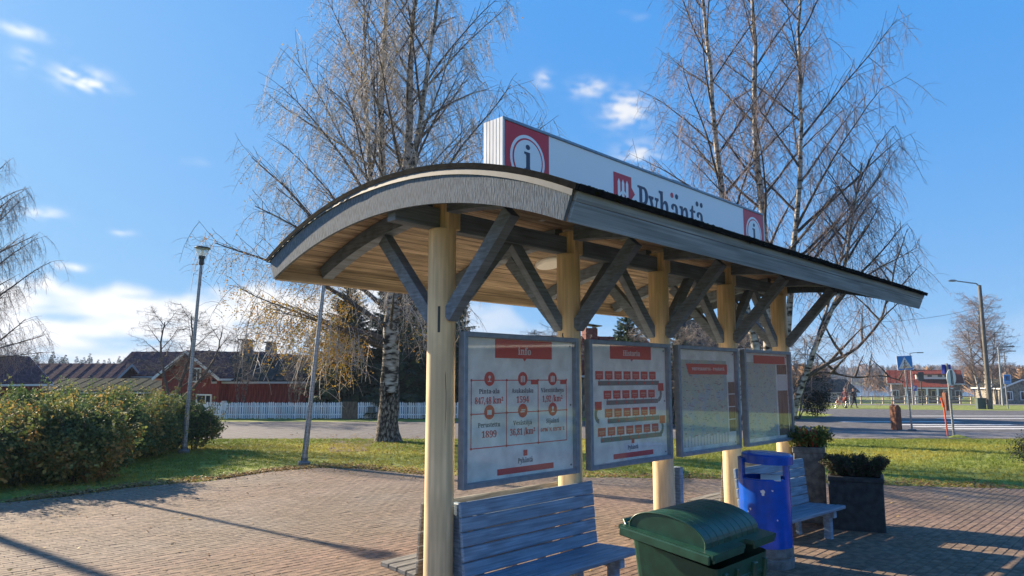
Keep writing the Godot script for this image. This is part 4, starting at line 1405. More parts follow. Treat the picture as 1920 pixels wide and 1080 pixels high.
func make_planters() -> void:
	var y1 := ground_y(10.3) + 0.02
	var a := thing("tall_planter", "tall grey concrete planter with red flowers beside the last post", "planter", sl(6.66, y1, 0.30), TH + 0.35, "concrete planters")
	var mb := MB.new()
	mb.box(Vector3(0, 0.50, 0), Vector3(0.40, 1.00, 0.40), 0.012)
	part("pot", mb, M.concrete, a)
	mb = MB.new()
	mb.box(Vector3(0, 1.0, 0), Vector3(0.43, 0.085, 0.43), 0.012)
	part("rim", mb, M.concrete, a)
	mb = MB.new()
	mb.box(Vector3(0, 1.035, 0), Vector3(0.36, 0.03, 0.36))
	part("soil", mb, M.soil, a)
	var pl := thing("trailing_plant", "green trailing plant with red flower spikes in the tall planter", "plant", sl(6.66, y1 + 1.05, 0.30), TH + 0.35)
	plant_stems(pl, "plant", 70, Vector2(0.18, 0.18), 0.26, 0.0, [Color(0.09, 0.15, 0.03), Color(0.16, 0.19, 0.045), Color(0.22, 0.21, 0.045)], 0.045, 9, 5)
	var fl := MB.new()
	for i in 20:
		var o := Vector3(rr(-0.19, -0.09), 0.0, rr(-0.12, 0.12))
		fl.col = Color(0.60, 0.07, 0.04) * rr(0.7, 1.2)
		fl.tube(PackedVector3Array([o, o + Vector3(rr(-0.02, 0.02), 0.12, 0), o + Vector3(rr(-0.03, 0.03), rr(0.2, 0.27), rr(-0.02, 0.02))]), PackedFloat32Array([0.006, 0.013, 0.003]), 5)
	part("flower", fl, M.cloth, pl, "stuff")
	var tr := []
	var tc := []
	for i in 420:
		var t := rng.randf()
		var an := rr(-0.9, 0.5)
		tr.append(Transform3D(Basis.from_euler(Vector3(rr(-1, 1), rr(0, 6), rr(-1, 1))), Vector3(0.23 + 0.13 * sin(t * 2.4) + rr(-0.05, 0.05), 0.06 - t * 0.55 + rr(-0.03, 0.03), an * 0.22)))
		var c: Color = [Color(0.09, 0.15, 0.03), Color(0.19, 0.21, 0.05)][i % 2] * rr(0.7, 1.2)
		c.a = 1.0
		tc.append(c)
	multi("trailing_foliage", leaf_mesh(5, 0.042, 0.03, 6), M.leaf, tr, tc, pl)
	var y2 := ground_y(9.65) + 0.02
	var b := thing("square_planter", "dark grey square concrete planter with heather, nearest the open pavement", "planter", sl(6.56, y2, 0.95), -0.46, "concrete planters")
	mb = MB.new()
	mb.box(Vector3(0, 0.34, 0), Vector3(0.66, 0.70, 0.50), 0.014)
	part("pot", mb, M.planter_dark, b)
	mb = MB.new()
	mb.box(Vector3(0, 0.665, 0), Vector3(0.685, 0.07, 0.525), 0.012)
	part("rim", mb, M.planter_dark, b)
	mb = MB.new()
	mb.box(Vector3(0, 0.70, 0), Vector3(0.60, 0.02, 0.44))
	part("soil", mb, M.soil, b)
	var h := thing("heather", "dark brown heather growing in the square planter", "plant", sl(6.56, y2 + 0.7, 0.95), -0.46)
	plant_stems(h, "plant", 150, Vector2(0.27, 0.18), 0.29, 0.0, [Color(0.06, 0.055, 0.035), Color(0.08, 0.07, 0.045), Color(0.05, 0.085, 0.035), Color(0.07, 0.10, 0.04), Color(0.09, 0.055, 0.05)], 0.026, 20, 8)
	# printed plate on the last post, a strip of pale kerb in the blocks
	var pt := thing("printed_plate", "small white printed plate behind the last post", "plate", sl(6.20, 0.72, -0.16), TH)
	mb = MB.new()
	mb.box(Vector3.ZERO, Vector3(0.26, 0.34, 0.02), 0.003)
	part("plate", mb, M.cap_white, pt)
	mb = MB.new()
	for i in 4:
		mb.box(Vector3(-0.02 + 0.01 * (i % 2), 0.09 - 0.05 * i, 0.011), Vector3(0.17, 0.016, 0.003))
	part("print", mb, M.print_grey, pt)
	mb = MB.new()
	mb.box(Vector3(0, -0.45, -0.02), Vector3(0.05, 0.75, 0.03), 0.003)
	part("stake", mb, M.galvanised, pt)

# ---------------------------------------------------------------- trees
# a spray of thin hanging twigs, about one metre long, hanging along -y
func spray_mesh(s: int, length: float, side: int, droop: float) -> ArrayMesh:
	var mb := MB.new()
	var r := RandomNumberGenerator.new()
	r.seed = s
	var main := PackedVector3Array()
	var rad := PackedFloat32Array()
	var dir := Vector3(0.55, -0.5, 0).normalized()
	var p := Vector3.ZERO
	for i in 7:
		main.append(p)
		rad.append(lerpf(0.0085, 0.0038, i / 6.0))
		dir = (dir + Vector3(r.randf_range(-0.12, 0.12), -droop, r.randf_range(-0.16, 0.16))).normalized()
		p += dir * length / 6.0
	mb.tube(main, rad, 3)
	for k in side:
		var t := r.randf_range(0.08, 0.95)
		var j := int(t * 5.99)
		var o := main[j].lerp(main[j + 1], fmod(t * 5.99, 1.0))
		var d := Vector3(r.randf_range(-1, 1), r.randf_range(-0.7, 0.35), r.randf_range(-1, 1)).normalized()
		var q := PackedVector3Array([o])
		var qr := PackedFloat32Array([0.0052])
		var ln := r.randf_range(0.16, 0.42) * length
		for i in 3:
			d = (d + Vector3(r.randf_range(-0.15, 0.15), -droop * 1.1, r.randf_range(-0.15, 0.15))).normalized()
			o += d * ln / 3.0
			q.append(o)
			qr.append(lerpf(0.0048, 0.003, (i + 1) / 3.0))
		mb.tube(q, qr, 3)
	return mb.mesh()

var sprays := []
var stiff := []

func grow(p: Vector3, dir: Vector3, length: float, n: int, wob: float, bend: float, r: RandomNumberGenerator) -> PackedVector3Array:
	var out := PackedVector3Array([p])
	for i in n:
		var t := float(i + 1) / n
		dir = (dir + Vector3(r.randf_range(-wob, wob), r.randf_range(-wob, wob) + bend * t, r.randf_range(-wob, wob))).normalized()
		p += dir * length / n
		out.append(p)
	return out

func taper(n: int, r0: float, r1: float) -> PackedFloat32Array:
	var out := PackedFloat32Array()
	for i in n:
		out.append(lerpf(r0, r1, float(i) / (n - 1)))
	return out

func along(pts: PackedVector3Array, t: float) -> Vector3:
	var x := clampf(t, 0.0, 0.9999) * (pts.size() - 1)
	return pts[int(x)].lerp(pts[int(x) + 1], x - int(x))

func heading(pts: PackedVector3Array, t: float) -> Vector3:
	var i := mini(int(clampf(t, 0.0, 0.999) * (pts.size() - 1)), pts.size() - 2)
	return (pts[i + 1] - pts[i]).normalized()

# stems: [[points], r0, r1, first limb height share, limb count, limb length]
func birch(called: String, label: String, at: Vector3, stems: Array, o: Dictionary) -> Node3D:
	var tree := thing(called, label, "tree", at, 0.0, o.get("group", ""))
	var r := RandomNumberGenerator.new()
	r.seed = o.get("seed", 1)
	var tw := [[], [], []]
	var tc := [[], [], []]
	var lx := []
	var lc := []
	var limbs := MB.new()
	var twig_c: Color = o.get("twig", Color(0.10, 0.075, 0.065))
	var den: float = o.get("density", 1.0)
	var kit: Array = stiff if o.get("stiff", false) else sprays
	var leafy: Callable = o.get("leafy", func(_q): return 0.0)
	var paths := []
	for st in stems:
		var pts := PackedVector3Array()
		var keys: Array = st[0]
		for i in keys.size() - 1:
			for k in 5:
				var t := k / 5.0
				var a: Vector3 = keys[maxi(i - 1, 0)]
				var d: Vector3 = keys[mini(i + 2, keys.size() - 1)]
				pts.append(keys[i].cubic_interpolate(keys[i + 1], a, d, t) + Vector3(r.randf_range(-1, 1), 0, r.randf_range(-1, 1)) * 0.03)
		pts.append(keys[-1])
		var rad := PackedFloat32Array()
		for i in pts.size():
			var t := float(i) / (pts.size() - 1)
			rad.append(lerpf(st[1], st[2], pow(t, 0.85)) * r.randf_range(0.95, 1.05))
		var sm := MB.new()
		var low := MB.new()
		if st[1] > 0.3:
			# old rough bark below, smooth white bark above, with root flare
			var split := 5
			var la := PackedVector3Array([pts[0] - Vector3(0, 0.4, 0)])
			var lr := PackedFloat32Array([rad[0] * 1.7])
			for i in split:
				la.append(pts[i])
				lr.append(rad[i] * (1.38 if i == 0 else 1.1 if i == 1 else 1.02))
			low.tube(la, lr, 36)
			# the rough bark ends in a ragged edge
			var rim := la[la.size() - 1]
			for i in low.v.size():
				var q := low.v[i]
				if absf(q.y - rim.y) < 0.12:
					var an := atan2(q.z - rim.z, q.x - rim.x)
					low.v[i].y = q.y + 0.22 * sin(an * 3.0 + 1.0) + 0.20 * sin(an * 7.0) + 0.2 * sin(an * 13.0 + 2.0)
			part("trunk_foot", low, M.old_bark, tree)
			sm.tube(pts.slice(split - 1), rad.slice(split - 1), 16, true)
		else:
			sm.tube(pts, rad, 10, true)
		part("trunk", sm, M.get(st[6] if st.size() > 6 else "birch_bark"), tree)
		var count := int(st[4])
		for k in count:
			var t: float = lerpf(st[3], 0.985, pow((k + r.randf_range(0.0, 0.8)) / count, 0.9))
			var p := along(pts, t)
			var az := k * 2.399 + r.randf_range(-0.5, 0.5) + float(o.get("az", 0.0))
			var left: float = 1.0 - (t - st[3]) / (1.0 - st[3])
			var ln: float = st[5] * (0.48 + 0.52 * pow(left, 0.8)) * r.randf_range(0.75, 1.15)
			var rise: float = lerpf(o.get("rise_low", 0.55), o.get("rise_top", 1.5), 1.0 - left)
			var dir := Vector3(cos(az), rise, sin(az)).normalized()
			paths.append([p, dir, ln, lerpf(0.030, 0.085, left) * o.get("limb_r", 1.0), false])
	for e in o.get("limbs", []):
		paths.append([e[0], (e[1] as Vector3).normalized(), e[2], e[3], true])
	for e in paths:
		var ln: float = e[2]
		var path := grow(e[0], e[1], ln, 9, 0.085, o.get("bend", -0.10), r)
		limbs.col = Color.WHITE
		limbs.tube(path, taper(path.size(), e[3], maxf(e[3] * 0.16, 0.008)), 6)
		var subs := int(maxf(3.0, ln * o.get("subs", 2.3) * den))
		for q in subs:
			var t := 0.16 + 0.84 * (q + r.randf()) / subs
			var p := along(path, t)
			var h := heading(path, t)
			var sd := h.cross(Vector3.UP).normalized() * (1.0 if q % 2 else -1.0)
			var d := (h * 0.9 + sd * r.randf_range(0.5, 1.1) + Vector3(0, r.randf_range(-0.15, 0.5), 0)).normalized()
			var sl_ := ln * r.randf_range(0.16, 0.34) * (1.15 - 0.5 * t)
			var sp := grow(p, d, sl_, 5, 0.13, o.get("bend", -0.1) * 1.7, r)
			limbs.tube(sp, taper(sp.size(), lerpf(0.022, 0.011, t) * o.get("limb_r", 1.0), 0.0055), 4)
			var cnt := int(maxf(2.0, sl_ * o.get("twigs", 4.6) * den))
			for w in cnt:
				var tt := 0.15 + 0.85 * (w + r.randf()) / cnt
				var hp := along(sp, tt)
				var hd := heading(sp, tt)
				var yaw := atan2(-hd.z, hd.x) + r.randf_range(-1.2, 1.2)
				var b := Basis(Vector3.UP, yaw)
				if o.get("stiff", false):
					b = b * Basis(Vector3.BACK, r.randf_range(0.2, 0.9))
				else:
					b = b * Basis(Vector3.BACK, r.randf_range(-0.25, 0.35))
				var k := r.randi() % 3
				var amount: float = leafy.call(hp)
				var sc := r.randf_range(0.55, 1.25) * float(o.get("spray", 1.0)) * (1.0 + 0.9 * amount)
				if amount > 0.3 and r.randf() < 0.45:
					pass
				else:
					tw[k].append(Transform3D(b * Basis.from_scale(Vector3(sc, sc, sc)), hp))
				var c := twig_c * r.randf_range(0.7, 1.35)
				c.a = 1.0
				if tc[k].size() < tw[k].size():
					tc[k].append(c)
				if amount > 0.0:
					for z in int(amount * 62.0 * r.randf_range(0.4, 1.3)):
						var y := r.randf()
						lx.append(Transform3D(Basis.from_euler(Vector3(r.randf_range(-1, 1), r.randf_range(0, TAU), r.randf_range(-1, 1))) * Basis.from_scale(Vector3.ONE * r.randf_range(0.7, 1.4)), hp + b * Vector3(0.35 * y, -y * sc, 0) + Vector3(r.randf_range(-0.16, 0.16), 0, r.randf_range(-0.16, 0.16))))
						var pal := [Color(0.62, 0.36, 0.04), Color(0.70, 0.46, 0.06), Color(0.50, 0.25, 0.035), Color(0.42, 0.36, 0.07)]
						var lc_: Color = pal[r.randi() % 4] * r.randf_range(0.7, 1.2)
						lc_.a = 1.0
						lc.append(lc_)
	part("crown", limbs, M.get(o.get("limb_mat", "limb")), tree, "stuff")
	for k in 3:
		multi("twig" if k == 0 else "twig_%03d" % k, kit[k], M.twig, tw[k], tc[k], tree)
	if lx.size():
		multi("leaf", leaf_mesh(2, 0.05, 0.03, 3), M.leaf, lx, lc, tree)
	return tree

func spruce(called: String, label: String, at: Vector3, h: float, rad: float, s: int, dark := 1.0, group := "") -> Node3D:
	var tree := thing(called, label, "tree", at, 0.0, group)
	var r := RandomNumberGenerator.new()
	r.seed = s
	var mb := MB.new()
	mb.tube(PackedVector3Array([Vector3(0, -0.3, 0), Vector3(0.03, h * 0.5, 0.02), Vector3(0, h * 0.98, 0)]), PackedFloat32Array([h * 0.022, h * 0.012, 0.012]), 8)
	part("trunk", mb, M.spruce_bark, tree)
	var xf := []
	var cols := []
	var tiers := int(h * 4.2)
	for k in tiers:
		var t := (k + 0.3) / tiers
		var y := h * (0.05 + 0.94 * t)
		var ln := rad * pow(1.0 - t, 0.75) + 0.16
		var around := int(13 - 6 * t)
		for q in around:
			var a := TAU * (q + r.randf()) / around + k * 1.3
			var lb := ln * r.randf_range(0.7, 1.15)
			var tilt := lerpf(-0.30, 0.55, t) + r.randf_range(-0.12, 0.12)
			var b := Basis(Vector3.UP, a) * Basis(Vector3.BACK, tilt)
			xf.append(Transform3D(b * Basis.from_scale(Vector3(lb, lb * 0.8 + 0.1, lb * 0.9)), Vector3(0, y, 0)))
			var c := Color(0.034, 0.072, 0.028) * r.randf_range(0.6, 1.5) * dark
			c.a = 1.0
			cols.append(c)
	multi("crown", M_spruce_bough(), M.needle, xf, cols, tree)
	return tree

var bough: ArrayMesh
func M_spruce_bough() -> ArrayMesh:   # one metre long along +x, hanging twigs with needles
	if bough:
		return bough
	var mb := MB.new()
	var r := RandomNumberGenerator.new()
	r.seed = 77
	mb.col = Color(0.6, 0.45, 0.4)
	mb.tube(PackedVector3Array([Vector3.ZERO, Vector3(0.5, -0.02, 0), Vector3(1, 0.04, 0)]), PackedFloat32Array([0.016, 0.01, 0.004]), 4)
	for i in 64:
		var x := pow(r.randf(), 0.8)
		var sd := -1.0 if i % 2 else 1.0
		var len_ := (1.05 - x) * 0.42 * r.randf_range(0.5, 1.1) + 0.09
		var o := Vector3(x, 0.04 * x * x, 0)
		var d := Vector3(0.65, r.randf_range(-0.55, 0.05), sd * r.randf_range(0.4, 1.0)).normalized()
		if i % 5 == 0:
			d = Vector3(0.25, -1.0, r.randf_range(-0.3, 0.3)).normalized()
		var up := d.cross(Vector3(0, 1, 0.1)).normalized()
		var steps := 5
		for k in steps:
			var p := o + d * len_ * k / steps
			for e in [-1.0, 1.0]:
				var w: Vector3 = up * e * r.randf_range(0.035, 0.065) + d * 0.05 + Vector3(0, r.randf_range(-0.03, 0.02), 0)
				var g := r.randf_range(0.7, 1.3)
				mb.col = Color(g, g, g)
				var nn := d.cross(w).normalized()
				mb.tri(p, p + w, p + d * len_ / steps * 1.1, nn, nn, nn)
	bough = mb.mesh()
	return bough

func shrub(called: String, label: String, category: String, at: Vector3, size: Vector3, pal: Array, count: int, leaf: float, s: int, group := "") -> Node3D:
	var b := thing(called, label, category, at, 0.0, group)
	var r := RandomNumberGenerator.new()
	r.seed = s
	var lump := noise(0.9, 2, s)
	var hue := noise(0.75, 3, s + 40)
	for k in 7:
		var a := TAU * k / 7.0 + r.randf()
		var mb := MB.new()
		var e := Vector3(cos(a) * size.x * 0.55, size.y * r.randf_range(0.6, 0.85), sin(a) * size.z * 0.55)
		var pts := PackedVector3Array([Vector3(cos(a) * 0.12, -0.1, sin(a) * 0.12), e * 0.45 + Vector3(r.randf_range(-0.1, 0.1), 0.1, 0), e])
		mb.tube(pts, PackedFloat32Array([0.022, 0.014, 0.005]), 5)
		part("stem", mb, M.limb, b)
	var xf := []
	var cols := []
	for i in count:
		var d := Vector3(r.randfn(), r.randfn(), r.randfn()).normalized()
		if d.y < -0.92: d.y = -d.y
		var f := pow(r.randf(), 0.42) * (0.86 + 0.34 * lump.get_noise_3d(d.x * 2.0, d.y * 2.0, d.z * 2.0))
		var p := Vector3(d.x * size.x * f, size.y * (0.47 + 0.53 * d.y * f), d.z * size.z * f)
		p.y = maxf(p.y, 0.04)
		xf.append(Transform3D(Basis.from_euler(Vector3(r.randf_range(-0.8, 0.8), r.randf_range(0, TAU), r.randf_range(-0.8, 0.8))) * Basis.from_scale(Vector3.ONE * r.randf_range(0.7, 1.35)), p))
		var q := at + p
		var n0 := clampf(0.42 + 1.2 * hue.get_noise_3d(q.x, q.y, q.z) + r.randf_range(-0.22, 0.22), 0.0, 0.999)
		var c: Color = pal[int(n0 * pal.size())] * r.randf_range(0.6, 1.1)
		c.a = 1.0
		cols.append(c)
	# stray shoots that stand out of the mass, with a few leaves each
	if size.y > 1.2:
		var sh := MB.new()
		for k in 34:
			var a := r.randf() * TAU
			var e := r.randf_range(0.35, 1.0)
			var p := Vector3(cos(a) * size.x * e, size.y * (0.52 + 0.45 * sqrt(maxf(0.0, 1.0 - e * e))), sin(a) * size.z * e)
			var d := Vector3(cos(a) * e * 0.8 + r.randf_range(-0.3, 0.3), r.randf_range(0.5, 1.3), sin(a) * e * 0.8 + r.randf_range(-0.3, 0.3)).normalized()
			var ln := r.randf_range(0.22, 0.5)
			sh.tube(PackedVector3Array([p - d * 0.4, p + d * ln * 0.5, p + d * ln + Vector3(0, -0.05, 0)]), PackedFloat32Array([0.007, 0.005, 0.002]), 4)
			for z in 5:
				xf.append(Transform3D(Basis.from_euler(Vector3(r.randf_range(-0.8, 0.8), r.randf_range(0, TAU), r.randf_range(-0.8, 0.8))) * Basis.from_scale(Vector3.ONE * r.randf_range(0.45, 0.8)), p + d * ln * (0.1 + 0.2 * z)))
				var cz: Color = pal[r.randi() % pal.size()] * r.randf_range(0.8, 1.25)
				cz.a = 1.0
				cols.append(cz)
		part("shoot", sh, M.limb, b, "stuff")
	multi("foliage", leaf_mesh(9, leaf, 0.10, s % 5 + 1), M.leaf, xf, cols, b)
	return b

func make_trees() -> void:
	for k in 3:
		sprays.append(spray_mesh(100 + k, 1.25, 8, 0.30))
		stiff.append(spray_mesh(120 + k, 0.9, 14, -0.06))
	# big birch left of the shelter: one thick foot that divides above the roof line
	var low_left := func(q: Vector3) -> float:
		var lowness := smoothstep(7.6, 3.6, q.y) * smoothstep(-0.3, -2.0, q.x)
		var under := smoothstep(5.0, 2.0, q.y) * 0.55
		return maxf(maxf(lowness, under), 0.035)
	birch("birch_tree", "tall birch with thick dark foot and yellow leaves left on its hanging branches", gp(-4.4, 25.4), [
		[[Vector3(0, 0, 0), Vector3(0.02, 2.2, 0), Vector3(0.05, 4.6, 0), Vector3(0.1, 6.4, 0), Vector3(-0.28, 8.6, 0.2), Vector3(-0.45, 12.5, 0.3), Vector3(-0.30, 18.5, 0.4)], 0.385, 0.06, 0.34, 21, 6.9],
		[[Vector3(0.1, 6.2, 0), Vector3(0.35, 8.6, -0.2), Vector3(0.50, 12.0, -0.3), Vector3(0.55, 16.0, -0.4), Vector3(1.0, 20.0, -0.5)], 0.24, 0.05, 0.12, 18, 6.6],
		[[Vector3(0.15, 7.0, 0), Vector3(0.75, 9.5, 0.5), Vector3(1.25, 13.0, 0.9), Vector3(1.9, 18.0, 1.1)], 0.17, 0.04, 0.15, 14, 6.2],
		[[Vector3(0.0, 6.5, 0), Vector3(-0.9, 9.3, -0.6), Vector3(-1.3, 13.0, -1.0), Vector3(-1.6, 17.5, -1.3)], 0.15, 0.04, 0.15, 14, 6.2],
	], {"seed": 11, "leafy": low_left, "twig": Color(0.40, 0.35, 0.31), "twigs": 2.2, "subs": 3.6, "rise_low": 0.85, "rise_top": 1.5, "bend": -0.02, "limb_r": 0.85, "limbs": [
		[Vector3(0, 4.0, 0), Vector3(-1, 0.62, 0.35), 6.6, 0.10], [Vector3(0, 4.6, 0), Vector3(-1, 0.75, -0.3), 6.6, 0.10], [Vector3(0, 5.1, 0), Vector3(-0.9, 0.95, 0.1), 7.4, 0.11],
		[Vector3(0, 5.6, 0), Vector3(-0.75, 0.6, 0.8), 5.5, 0.09], [Vector3(0, 3.6, 0), Vector3(-1, 0.34, -0.2), 4.8, 0.075], [Vector3(0, 4.2, 0), Vector3(0.9, 0.5, 0.4), 4.8, 0.08], [Vector3(0, 5.2, 0), Vector3(1, 0.7, -0.3), 5.6, 0.09],
		[Vector3(0, 3.9, 0), Vector3(0.2, 0.5, 1), 4.6, 0.075], [Vector3(0, 3.3, 0), Vector3(-1, 0.42, 0.25), 5.6, 0.07], [Vector3(0, 3.5, 0), Vector3(-0.9, 0.3, 0.6), 4.2, 0.06], [Vector3(0, 3.2, 0), Vector3(-0.8, 0.25, -0.5), 3.6, 0.055], [Vector3(0, 3.4, 0), Vector3(0.9, 0.3, 0.5), 3.6, 0.055], [Vector3(0, 6.0, 0), Vector3(-0.8, 1.1, -0.6), 6.5, 0.09], [Vector3(0, 4.4, 0), Vector3(0.3, 0.5, -1.0), 4.6, 0.075]]})
	# group of white stems right of the shelter
	birch("birch_tree", "bare birch of several white stems behind the right end of the shelter", gp(9.0, 25.0), [
		[[Vector3(0, -0.2, 0), Vector3(-0.35, 3.0, 0.1), Vector3(-1.15, 7.2, 0.2), Vector3(-1.55, 10.5, 0.2), Vector3(-1.75, 14.5, 0.3), Vector3(-2.0, 18.5, 0.3)], 0.19, 0.045, 0.28, 22, 5.2],
		[[Vector3(0.1, -0.2, -0.1), Vector3(0.1, 3.0, -0.1), Vector3(0.15, 7.5, -0.1), Vector3(0.05, 11.5, -0.2), Vector3(0.18, 15.5, -0.2), Vector3(0.1, 19.5, -0.2)], 0.205, 0.045, 0.26, 22, 5.2],
		[[Vector3(0.3, -0.2, 0), Vector3(0.65, 3.4, 0.2), Vector3(1.05, 7.0, 0.3), Vector3(1.45, 10.6, 0.4), Vector3(1.6, 15.0, 0.4), Vector3(1.9, 18.0, 0.5)], 0.155, 0.035, 0.30, 20, 5.6],
		[[Vector3(0.4, -0.2, 0.3), Vector3(1.15, 2.6, 0.7), Vector3(2.15, 5.0, 1.0), Vector3(2.65, 7.2, 1.2), Vector3(3.1, 9.6, 1.4)], 0.125, 0.03, 0.42, 10, 3.4],
		[[Vector3(0.85, 2.05, 0.55), Vector3(1.7, 2.65, 0.7), Vector3(2.8, 3.25, 0.8), Vector3(3.6, 4.2, 0.9), Vector3(4.1, 5.6, 1.0), Vector3(4.4, 6.8, 1.0)], 0.075, 0.018, 0.18, 9, 2.3, "limb"],
		[[Vector3(0.95, 2.2, 0.6), Vector3(1.8, 2.42, 0.5), Vector3(2.8, 2.25, 0.6), Vector3(3.7, 2.3, 0.7), Vector3(4.4, 2.1, 0.7)], 0.05, 0.014, 0.2, 6, 1.5, "limb"],
		[[Vector3(1.15, 2.5, 0.7), Vector3(1.7, 4.2, 0.8), Vector3(2.35, 6.0, 0.8), Vector3(3.0, 8.6, 0.9)], 0.07, 0.02, 0.3, 10, 2.6],
	], {"seed": 23, "twig": Color(0.19, 0.145, 0.145), "twigs": 2.2, "subs": 3.6, "rise_low": 0.95, "rise_top": 1.5, "bend": -0.01, "limb_r": 0.75, "az": 0.6, "limbs": [
		
		[Vector3(2.2, 5.0, 1.0), Vector3(1, 0.7, 0.2), 3.2, 0.05], [Vector3(1.1, 6.4, 0.3), Vector3(1, 0.8, 0.0), 4.4, 0.06], [Vector3(1.2, 7.4, 0.3), Vector3(1, 0.9, 0.5), 4.4, 0.06]]})
	birch("birch_tree", "bare birch that reaches in at the edge beside the clouds", gp(-28.2, 36.0), [
		[[Vector3(0, 0, 0), Vector3(0.1, 4, 0), Vector3(0.2, 8, 0), Vector3(0.1, 12.5, 0)], 0.26, 0.04, 0.22, 20, 4.9],
		[[Vector3(0.1, 3.5, 0), Vector3(0.8, 7, 0.3), Vector3(1.2, 11.0, 0.3)], 0.14, 0.03, 0.2, 11, 3.6],
	], {"seed": 31, "twig": Color(0.17, 0.13, 0.115), "rise_low": 0.8, "twigs": 4.0, "subs": 3.4, "bend": -0.04, "limbs": [[Vector3(0, 3.0, 0), Vector3(1, 0.33, 0.1), 4.9, 0.07], [Vector3(0, 2.5, 0), Vector3(1, 0.45, 0.4), 4.6, 0.06]]})
	# bare apple-like tree in front of the red houses
	birch("garden_tree", "small bare spreading tree in front of the red gabled house", gp(-20.2, 42.6), [
		[[Vector3(0, 0, 0), Vector3(0.05, 1.2, 0), Vector3(0.5, 2.6, 0.1), Vector3(0.9, 4.4, 0.1), Vector3(0.8, 6.2, 0.1)], 0.17, 0.03, 0.3, 10, 2.5, "limb"],
		[[Vector3(0, 0.6, 0), Vector3(-0.5, 2.2, 0.2), Vector3(-0.9, 4.2, 0.2), Vector3(-0.7, 5.8, 0.3)], 0.12, 0.03, 0.25, 10, 2.3, "limb"],
		[[Vector3(0, 0.8, 0), Vector3(1.1, 2.0, -0.2), Vector3(2.2, 3.6, -0.2), Vector3(2.5, 5.2, -0.3)], 0.11, 0.03, 0.3, 8, 1.9, "limb"],
	], {"seed": 41, "stiff": true, "twig": Color(0.15, 0.12, 0.105), "bend": 0.05, "twigs": 5.5, "subs": 4.0, "limb_r": 0.6, "spray": 1.0})
	for q in [[-16.6, 43.6, 5.6, 51, "slender bare sapling behind the fence beside the downpipe"], [-13.4, 43.8, 4.4, 52, "bare vase-shaped shrub behind the fence at the red wall"]]:
		var stems := []
		for k in 7:
			var a := TAU * k / 7.0
			stems.append([[Vector3(cos(a) * 0.06, 0, sin(a) * 0.06), Vector3(cos(a) * 0.35, q[2] * 0.35, sin(a) * 0.35), Vector3(cos(a) * 0.5, q[2] * 0.7, sin(a) * 0.5), Vector3(cos(a) * 0.45, q[2] * (0.9 + 0.1 * sin(k * 2.0)), sin(a) * 0.45)], 0.022, 0.008, 0.25, 5, 0.9, "limb_pale"])
		birch("sapling", q[4], gp(q[0], q[1]), stems, {"seed": q[3], "stiff": true, "twig": Color(0.22, 0.17, 0.14), "bend": 0.12, "rise_low": 2.0, "rise_top": 2.6, "limb_r": 0.25, "twigs": 3.0, "spray": 0.6})
	# evergreens
	spruce("spruce_tree", "dark spruce behind the white fence, left of the birch trunk", gp(-10.8, 46.5), 9.0, 3.0, 61, 0.9, "spruces behind the white fence")
	spruce("spruce_tree", "broad dark spruce behind the white fence, right of the birch trunk", gp(-7.4, 46.0), 11.0, 3.2, 62, 0.8, "spruces behind the white fence")
	spruce("spruce_tree", "dark spruce showing beside the yellow post next to the information boards", gp(-4.4, 47.0), 11.0, 3.0, 63, 0.8, "spruces behind the white fence")
	spruce("spruce_tree", "green spruce seen under the roof between the second and third post", gp(6.1, 37.0), 6.2, 1.9, 64, 1.5)
	spruce("spruce_tree", "spruce seen under the roof between the third and fourth post", gp(8.9, 38.0), 5.2, 1.7, 65, 1.2)
	shrub("thuja", "dense dark evergreen beside the road behind the last post", "tree", gp(19.7, 46.5), Vector3(1.35, 3.0, 1.2), [Color(0.012, 0.025, 0.012), Color(0.016, 0.032, 0.014), Color(0.022, 0.04, 0.016)], 1800, 0.08, 66)
	# birch behind the utility pole
	birch("birch_tree", "bare round-crowned birch behind the tall roadside pole", gp(60.0, 90.0), [
		[[Vector3(0, 0, 0), Vector3(0.1, 4.5, 0), Vector3(-0.2, 9, 0), Vector3(0, 12.6, 0)], 0.26, 0.04, 0.22, 22, 4.4],
		[[Vector3(-0.6, 0, 0), Vector3(-1.2, 3.5, 0), Vector3(-1.8, 7, 0.3), Vector3(-1.9, 9.8, 0.3)], 0.2, 0.04, 0.25, 14, 3.4],
		[[Vector3(0.5, 0, 0), Vector3(1.0, 4, 0), Vector3(1.6, 8.5, 0)], 0.16, 0.04, 0.25, 12, 3.4],
	], {"seed": 71, "stiff": true, "twig": Color(0.20, 0.145, 0.125), "bend": 0.02, "twigs": 5.0, "subs": 3.2, "spray": 1.6, "rise_low": 0.7})
	# tangle of bare bushes seen under the roof on the right
	for q in [[7.6, 34.5, 4.4, 81, "bare tangled bush seen under the roof beside the fourth post"], [11.2, 35.5, 4.6, 82, "bare tangled bush seen under the roof beside the last post"], [17.2, 43.0, 4.8, 83, "grey bare bush just right of the last post"], [2.4, 44.0, 5.0, 84, "thin bare bush seen between the first and second post"]]:
		var stems := []
		for k in 6:
			var a: float = TAU * k / 6.0 + q[0]
			stems.append([[Vector3(cos(a) * 0.1, 0, sin(a) * 0.1), Vector3(cos(a) * 0.8, q[2] * 0.4, sin(a) * 0.8), Vector3(cos(a) * 1.3, q[2] * 0.75, sin(a) * 1.3), Vector3(cos(a) * 1.2, q[2], sin(a) * 1.2)], 0.04, 0.012, 0.2, 8, 1.6, "limb_pale"])
		birch("bare_bush", q[4], gp(q[0], q[1]), stems, {"seed": q[3], "stiff": true, "twig": Color(0.24, 0.20, 0.17), "bend": 0.0, "limb_r": 0.4, "twigs": 4.2, "limb_mat": "limb_pale"})
